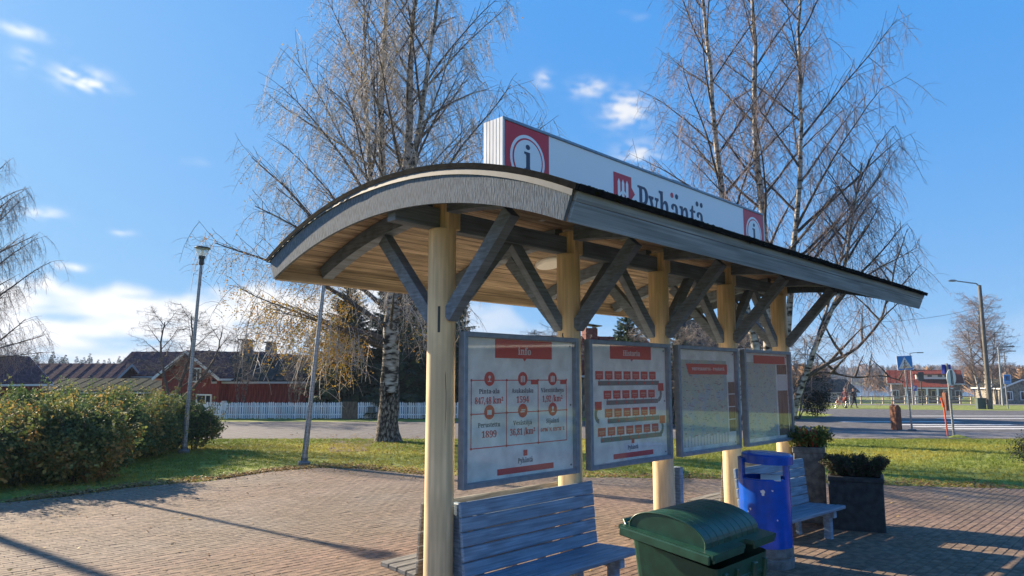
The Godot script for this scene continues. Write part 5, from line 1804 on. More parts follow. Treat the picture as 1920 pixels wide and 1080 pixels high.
	# hedge: separate shrubs
	var autumn := [Color(0.085, 0.135, 0.04), Color(0.12, 0.17, 0.05), Color(0.17, 0.205, 0.055), Color(0.24, 0.235, 0.06), Color(0.34, 0.26, 0.065), Color(0.40, 0.22, 0.06)]
	var green := [Color(0.075, 0.13, 0.045), Color(0.095, 0.16, 0.05), Color(0.12, 0.19, 0.055), Color(0.17, 0.215, 0.06), Color(0.25, 0.24, 0.065)]
	var mixed := [green[0], green[1], green[2], autumn[2], autumn[3], autumn[4]]
	for q in [
		["yellow and orange tinged shrub at the very front of the hedge by the blocks", -10.5, 13.3, 1.5, 1.58, 1.3, autumn, 3600],
		["orange topped shrub at the end of the low front row of the hedge", -9.1, 14.8, 1.3, 1.72, 1.3, autumn, 3600],
		["greener shrub between the two orange tinged ones, slightly set back", -10.0, 15.4, 1.5, 1.74, 1.3, mixed, 3000],
		["tall green shrub two places left of the lamp post", -10.4, 18.0, 1.5, 1.92, 1.5, mixed, 3200],
		["green and russet shrub close behind the lamp post", -11.0, 21.8, 1.5, 1.85, 1.4, mixed, 3400],
		["green shrub between the tall one and the lamp post", -10.3, 19.8, 1.1, 1.7, 1.1, mixed, 2400],
		["loose shrub end spreading over the grass right of the lamp post", -9.9, 22.2, 1.0, 1.4, 0.9, mixed, 1300],
		["tall green shrub behind the orange topped front row", -12.2, 18.2, 1.7, 2.0, 1.4, green, 2600],
		["front shrub of the hedge mostly cut off by the frame edge", -12.3, 13.0, 1.6, 1.72, 1.4, autumn, 2400],
		["rear shrub of the hedge mostly cut off by the frame edge", -12.6, 15.6, 1.6, 1.8, 1.4, mixed, 2000]]:
		shrub("hedge_shrub", q[0], "shrub", gp(q[1], q[2]), Vector3(q[3], q[4] * 0.95, q[5]), q[6], q[7], 0.066, 200 + int(q[2] * 10) , "shrubs of the autumn hedge")
	shrub("small_bush", "small dark bush on the grass at the edge opposite the hedge", "shrub", gp(12.95, 17.9), Vector3(0.62, 0.75, 0.5), [Color(0.02, 0.035, 0.018), Color(0.03, 0.045, 0.02)], 240, 0.05, 221)
	for q in [[62.5, 84.5, 231, "orange leaved low hedge left in front of the pale cabin"], [65.4, 84.5, 232, "orange leaved low hedge right in front of the pale cabin"]]:
		shrub("low_hedge", q[3], "hedge", gp(q[0], q[1]), Vector3(1.5, 1.05, 0.9), [Color(0.28, 0.15, 0.03), Color(0.34, 0.19, 0.035), Color(0.22, 0.10, 0.025)], 700, 0.08, q[2], "low hedges by the cabin")
	make_forest()

func make_forest() -> void:
	# far woods: cheap conifers and bare birches, each tree with a stem and many small facets
	var conifer := MB.new()
	var r := RandomNumberGenerator.new()
	r.seed = 5
	conifer.col = Color(0.9, 0.7, 0.6)
	conifer.tube(PackedVector3Array([Vector3(0, -0.02, 0), Vector3(0, 1, 0)]), PackedFloat32Array([0.014, 0.003]), 4)
	for i in 150:
		var t := pow(r.randf(), 0.8)
		var a := r.randf() * TAU
		var w := 0.17 * pow(1.0 - t, 0.7) + 0.012
		var y := 0.16 + 0.84 * t
		var d := Vector3(cos(a), -0.35, sin(a))
		var sd := Vector3(-sin(a), 0, cos(a)) * w * 0.34
		var g := r.randf_range(0.6, 1.3)
		conifer.col = Color(g, g, g)
		var nn := Vector3(cos(a), 0.8, sin(a)).normalized()
		conifer.tri(Vector3(0, y, 0) - sd * 0.5, Vector3(0, y, 0) + d * w + sd, Vector3(0, y, 0) + d * w - sd + Vector3(0, 0.02, 0), nn, nn, nn)
	var bare := MB.new()
	bare.col = Color(2.2, 2.2, 2.2)
	bare.tube(PackedVector3Array([Vector3(0, -0.02, 0), Vector3(0.01, 0.5, 0), Vector3(0, 1, 0)]), PackedFloat32Array([0.011, 0.008, 0.002]), 4)
	for i in 130:
		var t := 0.2 + 0.8 * r.randf()
		var a := r.randf() * TAU
		var g := r.randf_range(0.6, 1.3)
		bare.col = Color(g, g, g)
		var p := Vector3(0, t, 0)
		var ln := 0.22 * (1.15 - t) + 0.04
		var e := p + Vector3(cos(a) * ln, ln * r.randf_range(0.6, 1.3), sin(a) * ln)
		var nn := Vector3(cos(a), 0.5, sin(a)).normalized()
		bare.tri(p, e, e + Vector3(r.randf_range(-0.02, 0.02), -0.03, r.randf_range(-0.02, 0.02)), nn, nn, nn)
		for k in 2:
			var f := e + Vector3(r.randf_range(-0.07, 0.07), r.randf_range(-0.02, 0.08), r.randf_range(-0.07, 0.07))
			bare.tri(p.lerp(e, 0.6), f, f + Vector3(0.012, -0.016, 0.01), nn, nn, nn)
	var cx := []
	var cc := []
	var bx := []
	var bc := []
	for i in 2600:
		var x := r.randf_range(70, 620)
		var d := r.randf_range(505, 620)
		var h := r.randf_range(8.5, 14.5)
		var n0 := sin(x * 0.035) + 0.6 * sin(x * 0.11 + 2.0)
		var xf := Transform3D(Basis(Vector3.UP, r.randf() * TAU) * Basis.from_scale(Vector3(h * 0.9, h, h * 0.9)), gp(x, d))
		if x > 320 - 40 * n0 and r.randf() < 0.75 or r.randf() < 0.25:
			bx.append(xf)
			bc.append(Color(0.125, 0.075, 0.06) * r.randf_range(0.7, 1.3))
		else:
			cx.append(xf)
			cc.append(Color(0.030, 0.055, 0.030) * r.randf_range(0.7, 1.4))
	for i in 700:
		var x := r.randf_range(-330, 20)
		var d := r.randf_range(190, 260)
		var h := r.randf_range(7, 12.5)
		cx.append(Transform3D(Basis(Vector3.UP, r.randf() * TAU) * Basis.from_scale(Vector3(h, h, h)), gp(x, d)))
		cc.append(Color(0.028, 0.05, 0.028) * r.randf_range(0.7, 1.4))
	for i in 240:
		var x := r.randf_range(52, 66) if i < 60 else r.randf_range(84, 190)
		var d := r.randf_range(128, 175)
		if i < 60: d = r.randf_range(118, 165) ; x = d * r.randf_range(0.395, 0.44)
		var h := r.randf_range(4.5, 7.0)
		bx.append(Transform3D(Basis(Vector3.UP, r.randf() * TAU) * Basis.from_scale(Vector3(h, h, h)), gp(x, d)))
		bc.append(Color(0.18, 0.10, 0.05) * r.randf_range(0.7, 1.3))
	var f := thing("forest", "far mixed forest along the horizon beyond the lake and houses", "forest")
	f.set_meta("kind", "stuff")
	multi("conifer", conifer.mesh(), M.needle, cx, cc, f)
	multi("bare_tree", bare.mesh(), M.needle, bx, bc, f)

# ---------------------------------------------------------------- buildings
func window_on(parent: Node, at: Vector3, w: float, h: float, face: Vector3, trim: Material, cross := true) -> void:
	var b := Basis.looking_at(-face, Vector3.UP)     # z points out
	var mb := MB.new()
	var t := 0.09
	for e in [-1.0, 1.0]:
		mb.box(at + b * Vector3(e * (w / 2 - t / 2), 0, 0.02), Vector3(t, h, 0.07), 0.004, b)
		mb.box(at + b * Vector3(0, e * (h / 2 - t / 2), 0.022), Vector3(w - 2 * t + 0.01, t, 0.07), 0.004, b)
	if cross:
		mb.box(at + b * Vector3(w * 0.12, 0, 0.018), Vector3(t * 0.6, h - 2 * t + 0.01, 0.05), 0.0, b)
	var f := part("window", mb, trim, parent)
	mb = MB.new()
	mb.box(at + b * Vector3(0, 0, 0.0), Vector3(w - t, h - t, 0.03), 0.0, b)
	part("pane", mb, M.window_dark, f)

# gabled house: ridge along its x axis, middle of the floor at "at"
func house(called: String, label: String, at: Vector3, turn: float, len_: float, deep: float, wall_h: float, rise: float, wm: Material, rm: Material, trim: Material, over := 0.45, group := "") -> Node3D:
	var h := thing(called, label, "house", at, turn, group)
	var mb := MB.new()
	var hl := len_ / 2
	var hd := deep / 2
	for e in [-1.0, 1.0]:
		mb.quad(Vector3(-hl, -0.6, e * hd), Vector3(hl, -0.6, e * hd), Vector3(hl, wall_h, e * hd), Vector3(-hl, wall_h, e * hd), Vector3(0, 0, e))
		mb.prism(PackedVector2Array([Vector2(-hd, -0.6), Vector2(hd, -0.6), Vector2(hd, wall_h), Vector2(0, wall_h + rise - 0.02), Vector2(-hd, wall_h)]), e * hl - 0.03, e * hl + 0.03, Vector3.ZERO, Vector3(0, 0, -1), Vector3.UP)
	part("wall", mb, wm, h)
	var sl_ := Vector2(hd, rise).length()
	var down := rise / hd
	for e in [-1.0, 1.0]:
		mb = MB.new()
		var ridge := Vector3(0, wall_h + rise + 0.05, 0)
		var eave := Vector3(0, wall_h + 0.05 - over * down, e * (hd + over))
		var mid := (ridge + eave) / 2
		var dir := (eave - ridge).normalized()
		var nn := Vector3.RIGHT.cross(dir)
		if nn.y < 0: nn = -nn
		var bs := Basis(Vector3.RIGHT, nn, Vector3.RIGHT.cross(nn))
		mb.box(mid, Vector3(len_ + 2 * over, 0.09, ridge.distance_to(eave)), 0.01, bs)
		# seams of the sheets
		var n := int((len_ + 2 * over) / 0.85)
		for k in n:
			mb.box(mid + Vector3(-hl - over + 0.4 + 0.85 * k, 0, 0) + nn * 0.055, Vector3(0.07, 0.03, ridge.distance_to(eave) - 0.02), 0.0, bs)
		part("roof", mb, rm, h)
		for g in [-1.0, 1.0]:
			mb = MB.new()
			mb.bar(ridge + Vector3(g * (hl + over + 0.015), -0.09, 0), eave + Vector3(g * (hl + over + 0.015), -0.09, 0), nn, 0.19, 0.035)
			part("bargeboard", mb, trim, h)
		mb = MB.new()
		mb.box(eave + Vector3(0, -0.10, e * 0.03), Vector3(len_ + 2 * over, 0.13, 0.05))
		part("gutter", mb, trim, h)
	return h

func chimney(parent: Node, at: Vector3, w: float, hgt: float, m: Material, cap: Material) -> void:
	var mb := MB.new()
	mb.box(at + Vector3(0, hgt / 2, 0), Vector3(w, hgt, w), 0.02)
	var c := part("chimney", mb, m, parent)
	mb = MB.new()
	for e in [-1.0, 1.0]:
		mb.box(at + Vector3(e * w * 0.4, hgt + 0.1, 0), Vector3(0.05, 0.22, w * 0.8))
	mb.box(at + Vector3(0, hgt + 0.235, 0), Vector3(w * 1.7, 0.05, w * 1.4), 0.0, Basis(Vector3.BACK, -0.12))
	part("cap", mb, cap, c)

func make_buildings() -> void:
	# red gabled house: gable turned to the left front
	var h := house("red_house", "red gabled house with white edged roof and two grey chimneys", gp(-19.3, 50.4), deg_to_rad(61), 8.0, 5.8, 2.75, 1.55, M.red_wall, M.roof_purple, M.white_trim)
	# its left gable is the -x end
	window_on(h, Vector3(-4.04, 2.75, 0.55), 1.05, 0.95, Vector3.LEFT, M.white_trim)
	window_on(h, Vector3(-4.04, 1.05, 1.5), 1.5, 0.95, Vector3.LEFT, M.white_trim)
	window_on(h, Vector3(-4.04, 1.05, -1.5), 1.3, 0.95, Vector3.LEFT, M.white_trim)
	chimney(h, Vector3(-0.3, 3.7, 0.9), 0.6, 1.25, M.concrete, M.dark_metal)
	chimney(h, Vector3(1.6, 3.7, 1.2), 0.6, 1.15, M.concrete, M.dark_metal)
	var pump := thing("heat_pump", "white heat pump on the wall of the red gabled house", "heat pump", gp(-18.75, 45.9, 0.75), deg_to_rad(-29), "")
	var mb := MB.new()
	mb.box(Vector3.ZERO, Vector3(0.85, 0.6, 0.3), 0.02)
	part("case", mb, M.white_trim, pump)
	mb = MB.new()
	mb.prism(disc(-0.12, 0, 0.22, 24), 0.151, 0.165)
	part("fan_grille", mb, M.grey_trim, pump)
	# wing with dark ribbed roof
	h = house("red_annexe", "low red annexe with dark ribbed roof behind the white fence", gp(-14.55, 48.8), 0.0, 8.6, 5.4, 2.55, 1.5, M.red_wall, M.roof_dark, M.grey_trim)
	for k in 4:
		mb = MB.new()
		mb.bar(Vector3(-2.9 + 1.35 * k, 3.85, 0.75), Vector3(-3.3 + 1.35 * k, 2.65, 2.75), Vector3.RIGHT, 0.32, 0.05)
		part("roof_ladder", mb, M.roof_green, h)
	mb = MB.new()
	mb.tube(PackedVector3Array([Vector3(-4.35, 2.2, 3.1), Vector3(-4.3, 1.95, 2.85), Vector3(-4.3, 1.8, 2.78), Vector3(-4.3, -0.4, 2.78)]), PackedFloat32Array([0.055, 0.055, 0.055, 0.055]), 8)
	part("downpipe", mb, M.white_trim, h)
	h = house("purple_roof_house", "house with a plain purple roof behind the bare garden tree", gp(-26.6, 60.5), 0.0, 11.0, 5.6, 3.1, 1.75, M.brown_wall, M.roof_purple, M.grey_trim)
	h = house("long_barn", "long low brown barn with purple roof by the edge", gp(-39.2, 56.0), 0.04, 17.0, 7.4, 1.75, 1.95, M.brown_wall, M.roof_purple, M.grey_trim)
	h = house("green_roof_shed", "low shed with green sheet roof between barn and red house", gp(-28.3, 51.5), 0.0, 7.6, 5.4, 1.75, 0.72, M.brown_wall, M.roof_green, M.grey_trim)
	for x in [-3.9, -1.0, 1.9]:
		mb = MB.new()
		mb.box(Vector3(x, 0.5, 2.55), Vector3(0.16, 2.2, 0.16))
		part("carport_post", mb, M.white_trim, h)
	h = house("corner_house", "red house end with white downpipe at the edge of the frame", gp(-34.9, 45.6), deg_to_rad(60), 6.0, 5.6, 2.35, 1.55, M.red_wall, M.roof_purple, M.white_trim)
	# white fence along the far side of the road
	var f := thing("picket_fence", "long white picket fence in front of the red houses", "fence")
	var pk := MB.new()
	pk.prism(PackedVector2Array([Vector2(-0.048, 0.06), Vector2(0.048, 0.06), Vector2(0.048, 0.97), Vector2(0.0, 1.03), Vector2(-0.048, 0.97)]), 0.0, 0.022)
	var pm := pk.mesh()
	for k in 154:
		var x := -19.4 + 0.132 * k
		if x > -10.25 and x < -9.3:
			continue
		var o := put("picket", pm, M.fence_white if rng.randf() < 0.6 else M.fence_worn, f)
		o.position = gp(x, 43.0) + Vector3(rr(-0.008, 0.008), rr(-0.03, 0.02), 0)
		o.rotation.z = rr(-0.012, 0.012)
	for q in [[-19.5, -10.25], [-9.3, 0.9]]:
		for y in [0.28, 0.78]:
			mb = MB.new()
			mb.box(gp((q[0] + q[1]) / 2, 43.03, y), Vector3(q[1] - q[0], 0.08, 0.045))
			part("rail", mb, M.fence_white, f)
	var tp := thing("board_panel", "tan boarded panel closing a gap in the white fence", "panel", gp(-9.78, 43.0))
	for k in 6:
		mb = MB.new()
		mb.box(Vector3(-0.38 + 0.152 * k, 0.53, 0), Vector3(0.146, 1.04, 0.03), 0.004)
		part("board", mb, M.tan_board, tp)
	var mbx := thing("mailbox", "grey mailbox on a post before the white fence", "mailbox", gp(-8.35, 42.3))
	mb = MB.new()
	mb.box(Vector3(0, 0.55, 0), Vector3(0.36, 0.30, 0.42), 0.03)
	part("box", mb, M.mailbox_grey, mbx)
	mb = MB.new()
	mb.prism(PackedVector2Array([Vector2(-0.2, 0.70), Vector2(0.2, 0.70), Vector2(0.17, 0.77), Vector2(-0.17, 0.77)]), -0.23, 0.23)
	part("lid", mb, M.mailbox_grey, mbx)
	mb = MB.new()
	mb.box(Vector3(0, 0.19, 0), Vector3(0.09, 0.45, 0.09))
	part("post", mb, M.pole_wood, mbx)
	# seen under the shelter roof
	h = house("red_roof_house", "house with red roof and brick chimney seen between the posts", gp(4.7, 49.0), 0.25, 9.0, 7.0, 3.0, 2.35, M.pale_wall, M.roof_red, M.white_trim)
	chimney(h, Vector3(0.6, 5.0, 0.4), 0.85, 0.95, M.brick, M.dark_metal)
	h = house("white_house", "white house with reddish windows seen under the roof by the last posts", gp(14.3, 47.5), -0.2, 5.4, 6.0, 4.6, 1.8, M.white_trim, M.roof_dark, M.white_trim)
	for x in [-1.7, 0.0, 1.7]:
		window_on(h, Vector3(x, 3.6, 3.03), 0.95, 1.25, Vector3.BACK, M.rust_wood)
	# stands beyond the right edge of the frame; the glass of the boards mirrors its brown front
	h = house("brown_shop", "long brown building out of the frame that the board glass mirrors", gp(47.0, 19.0), deg_to_rad(-72), 30.0, 12.0, 4.6, 2.2, M.brown_wall, M.roof_dark, M.white_trim)
	# right side, across the street
	h = house("pink_hall", "pinkish hall with red tiled roof, chimney and porch across the street", gp(67.2, 116.0), -0.47, 9.4, 7.0, 3.5, 1.8, M.pink_wall, M.roof_red, M.white_trim, 0.6)
	chimney(h, Vector3(-1.9, 5.4, 0.2), 0.75, 0.95, M.brick, M.dark_metal)
	mb = MB.new()
	mb.box(Vector3(1.1, 4.35, 2.6), Vector3(4.6, 0.9, 2.4), 0.02)
	var dm := part("dormer", mb, M.white_trim, h)
	mb = MB.new()
	mb.box(Vector3(1.1, 4.9, 2.7), Vector3(5.4, 0.16, 3.0), 0.02, Basis(Vector3.RIGHT, 0.16))
	part("dormer_roof", mb, M.roof_red, dm)
	for x in [-0.7, 0.7, 2.1, 3.0]:
		window_on(h, Vector3(x, 4.4, 3.82), 0.8, 0.5, Vector3.BACK, M.white_trim, false)
	mb = MB.new()
	mb.box(Vector3(0.2, 2.95, 5.4), Vector3(6.6, 0.14, 3.2), 0.02, Basis(Vector3.RIGHT, 0.2))
	var pr := part("porch_roof", mb, M.roof_red, h)
	mb = MB.new()
	mb.box(Vector3(0.2, 2.52, 6.95), Vector3(6.6, 0.2, 0.08))
	part("fascia", mb, M.white_trim, pr)
	for x in [-2.8, -1.4, 0.0, 1.4, 2.9]:
		mb = MB.new()
		mb.box(Vector3(x, 1.1, 6.8), Vector3(0.28, 2.8, 0.28))
		part("porch_column", mb, M.white_trim, h)
	for x in [-4.2, -2.2, -0.6, 1.2, 3.0, 4.4]:
		window_on(h, Vector3(x, 1.5, 4.03), 1.0, 1.3, Vector3.BACK, M.white_trim)
	h = house("lake_cabin", "low grey cabin with dark roof in front of the lake", gp(58.0, 130.0), 0.35, 7.4, 5.0, 2.3, 1.9, M.pale_wall, M.roof_dark, M.grey_trim)
	window_on(h, Vector3(-1.4, 1.3, 2.53), 1.2, 1.0, Vector3.BACK, M.white_trim)
	window_on(h, Vector3(1.4, 1.3, 2.53), 1.2, 1.0, Vector3.BACK, M.white_trim)
	h = house("pale_cabin", "pale boarded cabin with white gable edge behind the orange hedge", gp(63.4, 91.0), PI / 2 - 0.12, 6.2, 4.6, 2.2, 0.95, M.pale_wall, M.roof_dark, M.white_trim, 0.35)
	for z in [-1.5, 0.1, 1.5]:
		window_on(h, Vector3(-3.14, 1.15, z), 0.75, 1.1, Vector3.LEFT, M.white_trim)
	# pale rail fence across the street
	f = thing("rail_fence", "pale wooden two-rail fence along the far street", "fence")
	for k in 15:
		var x := 41.5 + 1.5 * k
		mb = MB.new()
		mb.box(gp(x, 97.0, 0.5), Vector3(0.16, 1.25, 0.14), 0.01)
		part("post", mb, M.rail_pale, f)
	for y in [0.42, 0.98]:
		for k in 14:
			mb = MB.new()
			mb.box(gp(42.25 + 1.5 * k, 96.9, y), Vector3(1.48, 0.15, 0.05))
			part("rail", mb, M.rail_pale, f)

# ---------------------------------------------------------------- street furniture
func pole_tube(p: Array, r0: float, r1: float, sides := 14) -> MB:
	var mb := MB.new()
	mb.tube(PackedVector3Array(p), taper(p.size(), r0, r1), sides, true)
	return mb

func park_lamp(label: String, at: Vector3, h: float, lean: float) -> void:
	var l := thing("park_lamp", label, "street lamp", at, 0.0, "park lamps with flat hats")
	l.rotation.z = -lean
	var b := part("post", pole_tube([Vector3(0, -0.2, 0), Vector3(0, 1.1, 0), Vector3(0, 1.12, 0), Vector3(0, h, 0)], 0.075, 0.045), M.galvanised, l)
	var mb := MB.new()
	mb.lathe([Vector2(0.15, -0.1), Vector2(0.15, 0.09), Vector2(0.13, 0.11), Vector2(0.085, 0.115), Vector2(0.085, 0.2), Vector2(0.078, 0.2)], 20)
	part("foot", mb, M.concrete, l)
	mb = MB.new()
	mb.lathe([Vector2(0.05, h - 0.12), Vector2(0.075, h - 0.08), Vector2(0.075, h + 0.06), Vector2(0.095, h + 0.10), Vector2(0.10, h + 0.16), Vector2(0.02, h + 0.17)], 20)
	part("collar", mb, M.dark_metal, l)
	mb = MB.new()
	mb.lathe([Vector2(0.095, h + 0.165), Vector2(0.215, h + 0.385), Vector2(0.209, h + 0.385), Vector2(0.09, h + 0.168)], 28)
	part("globe", mb, M.lamp_glass, l)
	mb = MB.new()
	mb.lathe([Vector2(0.001, h + 0.17), Vector2(0.028, h + 0.17), Vector2(0.03, h + 0.34), Vector2(0.001, h + 0.36)], 12)
	part("bulb", mb, M.cap_white, l)
	mb = MB.new()
	mb.lathe([Vector2(0.001, h + 0.386), Vector2(0.225, h + 0.386), Vector2(0.235, h + 0.398), Vector2(0.20, h + 0.43), Vector2(0.001, h + 0.455)], 28)
	part("hat", mb, M.dark_metal, l)

func far_lamp(label: String, at: Vector3, h: float, arm: float) -> void:
	var l := thing("street_lamp", label, "street lamp", at, 0.0, "slim street lamps in the distance")
	part("post", pole_tube([Vector3(0, -0.2, 0), Vector3(0, h, 0)], 0.11, 0.07, 8), M.galvanised, l)
	var mb := MB.new()
	mb.tube(PackedVector3Array([Vector3(0, h - 0.03, 0), Vector3(arm * 0.5, h + 0.06, 0), Vector3(arm, h + 0.08, 0)]), PackedFloat32Array([0.05, 0.045, 0.045]), 6, true)
	part("arm", mb, M.galvanised, l)
	mb = MB.new()
	mb.box(Vector3(arm + signf(arm) * 0.3, h + 0.07, 0), Vector3(0.75, 0.1, 0.28), 0.03)
	part("head", mb, M.dark_metal, l)

func make_street() -> void:
	park_lamp("lamp post with clear cone shade and flat hat beside the hedge", gp(-9.54, 20.9), 5.66, 0.035)
	park_lamp("leaning lamp post on the grass whose top is hidden by the shelter roof", gp(-5.1, 17.65), 5.7, 0.075)
	# two more of the same kind stand outside the frame and throw the long thin shadows
	var sun_side := Vector3(-sin(deg_to_rad(-SUN_AZ)), 0, -cos(deg_to_rad(SUN_AZ)))
	var reach := 1.0 / tan(deg_to_rad(SUN_EL))
	var tip := Vector3(-1.35, 0, -8.15) + sun_side * (6.0 * reach)
	park_lamp("lamp post out of the frame that throws a thin shadow over the blocks", Vector3(tip.x, ground_y(-tip.z), tip.z), 5.66, 0.0)
	var up := Vector3(-4.3, 0, -7.5) + sun_side * 17.0
	var pole := thing("wooden_pole", "wooden pole out of the frame that throws the near thin shadow", "pole", Vector3(up.x, ground_y(-up.z), up.z))
	part("post", pole_tube([Vector3(0, -0.3, 0), Vector3(0, 8.5, 0)], 0.12, 0.09), M.pole_wood, pole)
	# tall roadside pole with lamp arm, and its wire
	var p := thing("lamp_pole", "tall weathered wooden pole with a curved lamp arm beside the green cabinet", "street lamp", gp(41.75, 62.3))
	part("post", pole_tube([Vector3(0, -0.4, 0), Vector3(-0.02, 10.9, 0)], 0.21, 0.14), M.pole_wood, p)
	var mb := MB.new()
	mb.tube(PackedVector3Array([Vector3(0.0, 10.5, 0), Vector3(-0.08, 10.85, 0), Vector3(-0.3, 11.05, 0), Vector3(-1.4, 11.2, 0), Vector3(-2.0, 11.27, 0)]), PackedFloat32Array([0.07, 0.07, 0.06, 0.055, 0.05]), 8, true)
	part("arm", mb, M.galvanised, p)
	mb = MB.new()
	mb.lathe([Vector2(0.001, -0.09), Vector2(0.10, -0.07), Vector2(0.17, 0.0), Vector2(0.10, 0.10), Vector2(0.001, 0.13)], 16, Vector3.ZERO, 0, TAU, 2.6, 1.0)
	var hd := part("head", mb, M.galvanised, p)
	hd.position = Vector3(-2.4, 11.30, 0)
	var w := thing("overhead_wire", "thin sagging wire that runs from the tall lamp pole", "wire")
	mb = MB.new()
	var wp := PackedVector3Array()
	var wr := PackedFloat32Array()
	for i in 13:
		var t := i / 12.0
		wp.append(Vector3(41.7, 8.25, -62.3).lerp(Vector3(24.0, 5.6, -46.0), t) - Vector3(0, 0.25 * 4.0 * t * (1 - t), 0))
		wr.append(0.013)
	mb.tube(wp, wr, 5)
	part("wire", mb, M.wire, w)
	var gc := thing("cable_cabinet", "green cable cabinet at the foot of the tall lamp pole", "cabinet", gp(41.15, 62.6))
	mb = MB.new()
	mb.box(Vector3(0, 0.4, 0), Vector3(0.75, 1.0, 0.4), 0.03)
	part("case", mb, M.cabinet_green, gc)
	mb = MB.new()
	mb.box(Vector3(0, 0.92, 0), Vector3(0.8, 0.06, 0.45), 0.01)
	part("lid", mb, M.cabinet_green, gc)
	# crossing sign
	var c := thing("crossing_sign", "blue pedestrian crossing sign with white triangle on a leaning pole", "sign", gp(17.6, 31.5), -0.15)
	c.rotation.z = 0.045
	part("pole", pole_tube([Vector3(0, -0.2, 0), Vector3(0, 3.15, 0)], 0.038, 0.038), M.galvanised, c)
	mb = MB.new()
	mb.box(Vector3(0, 0.03, 0), Vector3(0.3, 0.1, 0.3), 0.03)
	part("foot", mb, M.concrete, c)
	mb = MB.new()
	mb.box(Vector3(0, 2.98, 0.05), Vector3(0.64, 0.64, 0.02), 0.004)
	var pl := part("plate", mb, M.cap_white, c)
	mb = MB.new()
	mb.prism(rect(-0.305, 2.675, 0.305, 3.285), 0.0605, 0.0625)
	part("blue_field", mb, M.road_blue, pl)
	mb = MB.new()
	mb.prism(PackedVector2Array([Vector2(-0.275, 2.74), Vector2(0.275, 2.74), Vector2(0, 3.25)]), 0.063, 0.065)
	part("triangle", mb, M.cap_white, pl)
	mb = MB.new()
	# walking figure over bars
	mb.prism(disc(0.01, 3.075, 0.032, 12), 0.0655, 0.0675)
	for q in [[Vector2(0.0, 3.04), Vector2(0.005, 2.92), 0.05], [Vector2(0.005, 2.93), Vector2(0.065, 2.78), 0.03], [Vector2(0.0, 2.93), Vector2(-0.075, 2.78), 0.03], [Vector2(0.0, 3.03), Vector2(0.07, 2.93), 0.022], [Vector2(0.0, 3.03), Vector2(-0.065, 2.94), 0.022]]:
		var a: Vector2 = q[0]
		var b: Vector2 = q[1]
		var s: Vector2 = (b - a).orthogonal().normalized() * q[2] * 0.5
		mb.prism(PackedVector2Array([a - s, b - s, b + s, a + s]), 0.0655, 0.0675)
	part("figure", mb, M.print_dark, pl)
	mb = MB.new()
	for x in [-0.2, -0.1, 0.02, 0.12, 0.2]:
		mb.prism(PackedVector2Array([Vector2(x - 0.022, 2.745), Vector2(x + 0.022, 2.745), Vector2(x * 0.75 + 0.012, 2.85), Vector2(x * 0.75 - 0.012, 2.85)]), 0.0652, 0.0662)
	part("bar", mb, M.yellow_film, pl)
	# back of a round sign with a blue plate behind it
	c = thing("round_sign", "grey back of a round sign with a blue plate behind on one pole", "sign", gp(16.95, 27.5), 0.0)
	part("pole", pole_tube([Vector3(0, -0.2, 0), Vector3(-0.06, 2.82, 0)], 0.042, 0.042), M.galvanised, c)
	mb = MB.new()
	mb.prism(disc(0, 0, 0.32, 36), -0.008, 0.008)
	var rd := part("disc", mb, M.sign_back, c)
	rd.transform = Transform3D(Basis(Vector3.UP, 0.53), Vector3(0.03, 2.28, 0.06))
	mb = MB.new()
	mb.bar(Vector3(0.03, 2.0, 0.085), Vector3(0.0, 2.56, 0.085), Vector3.RIGHT, 0.03, 0.03)
	mb.bar(Vector3(0.08, 2.0, 0.09), Vector3(0.05, 2.56, 0.09), Vector3.RIGHT, 0.02, 0.02)
	part("bracket", mb, M.dark_metal, c)
	mb = MB.new()
	mb.box(Vector3(-0.06, 2.6, -0.06), Vector3(0.36, 0.36, 0.016), 0.003)
	part("blue_plate", mb, M.deep_blue, c)
	mb = MB.new()
	mb.lathe([Vector2(0.001, 0.12), Vector2(0.22, 0.07), Vector2(0.42, 0.0), Vector2(0.5, -0.06)], 14)
	tag(put("grass_mound", mb.mesh(), M.turf, self), "small mound of grass around the foot of the round sign", "grass")
	get_node("grass_mound").position = gp(17.0, 27.3)
	var st := thing("snow_stake", "thin orange marker stake beside the round sign", "stake", gp(17.08, 28.1))
	st.rotation.z = 0.06
	part("stake", pole_tube([Vector3(0, -0.1, 0), Vector3(0.0, 1.15, 0)], 0.028, 0.028, 8), M.orange, st)
	mb = MB.new()
	mb.tube(PackedVector3Array([Vector3(0, 1.15, 0), Vector3(-0.06, 1.5, 0)]), PackedFloat32Array([0.05, 0.035]), 8, true)
	part("tip", mb, M.orange, st)
	# red brown posts on either side of the crossing
	for q in [[17.35, 32.3, 1.12, "pointed red brown wooden post left of the crossing sign"], [35.9, 59.0, 1.5, "red brown wooden post on the far side of the junction"]]:
		var bo := thing("wooden_bollard", q[3], "bollard", gp(q[0], q[1]), 0.35, "red brown posts at the crossing")
		mb = MB.new()
		mb.prism(PackedVector2Array([Vector2(-0.17, -0.2), Vector2(0.17, -0.2), Vector2(0.155, q[2] - 0.14), Vector2(0.02, q[2]), Vector2(-0.10, q[2] - 0.02), Vector2(-0.17, q[2] - 0.10)]), -0.15, 0.15)
		part("post", mb, M.rust_wood, bo)
		mb = MB.new()
		mb.prism(PackedVector2Array([Vector2(-0.18, q[2] - 0.12), Vector2(-0.10, q[2] - 0.05), Vector2(-0.145, q[2] + 0.16)]), -0.02, 0.02)
		part("splinter", mb, M.rust_wood, bo)
	# small signs and lamps farther off
	c = thing("parking_sign", "small dark blue square sign with white P before the hall", "sign", gp(48.6, 86.0))
	part("pole", pole_tube([Vector3(0, -0.2, 0), Vector3(0, 2.3, 0)], 0.04, 0.04, 8), M.galvanised, c)
	mb = MB.new()
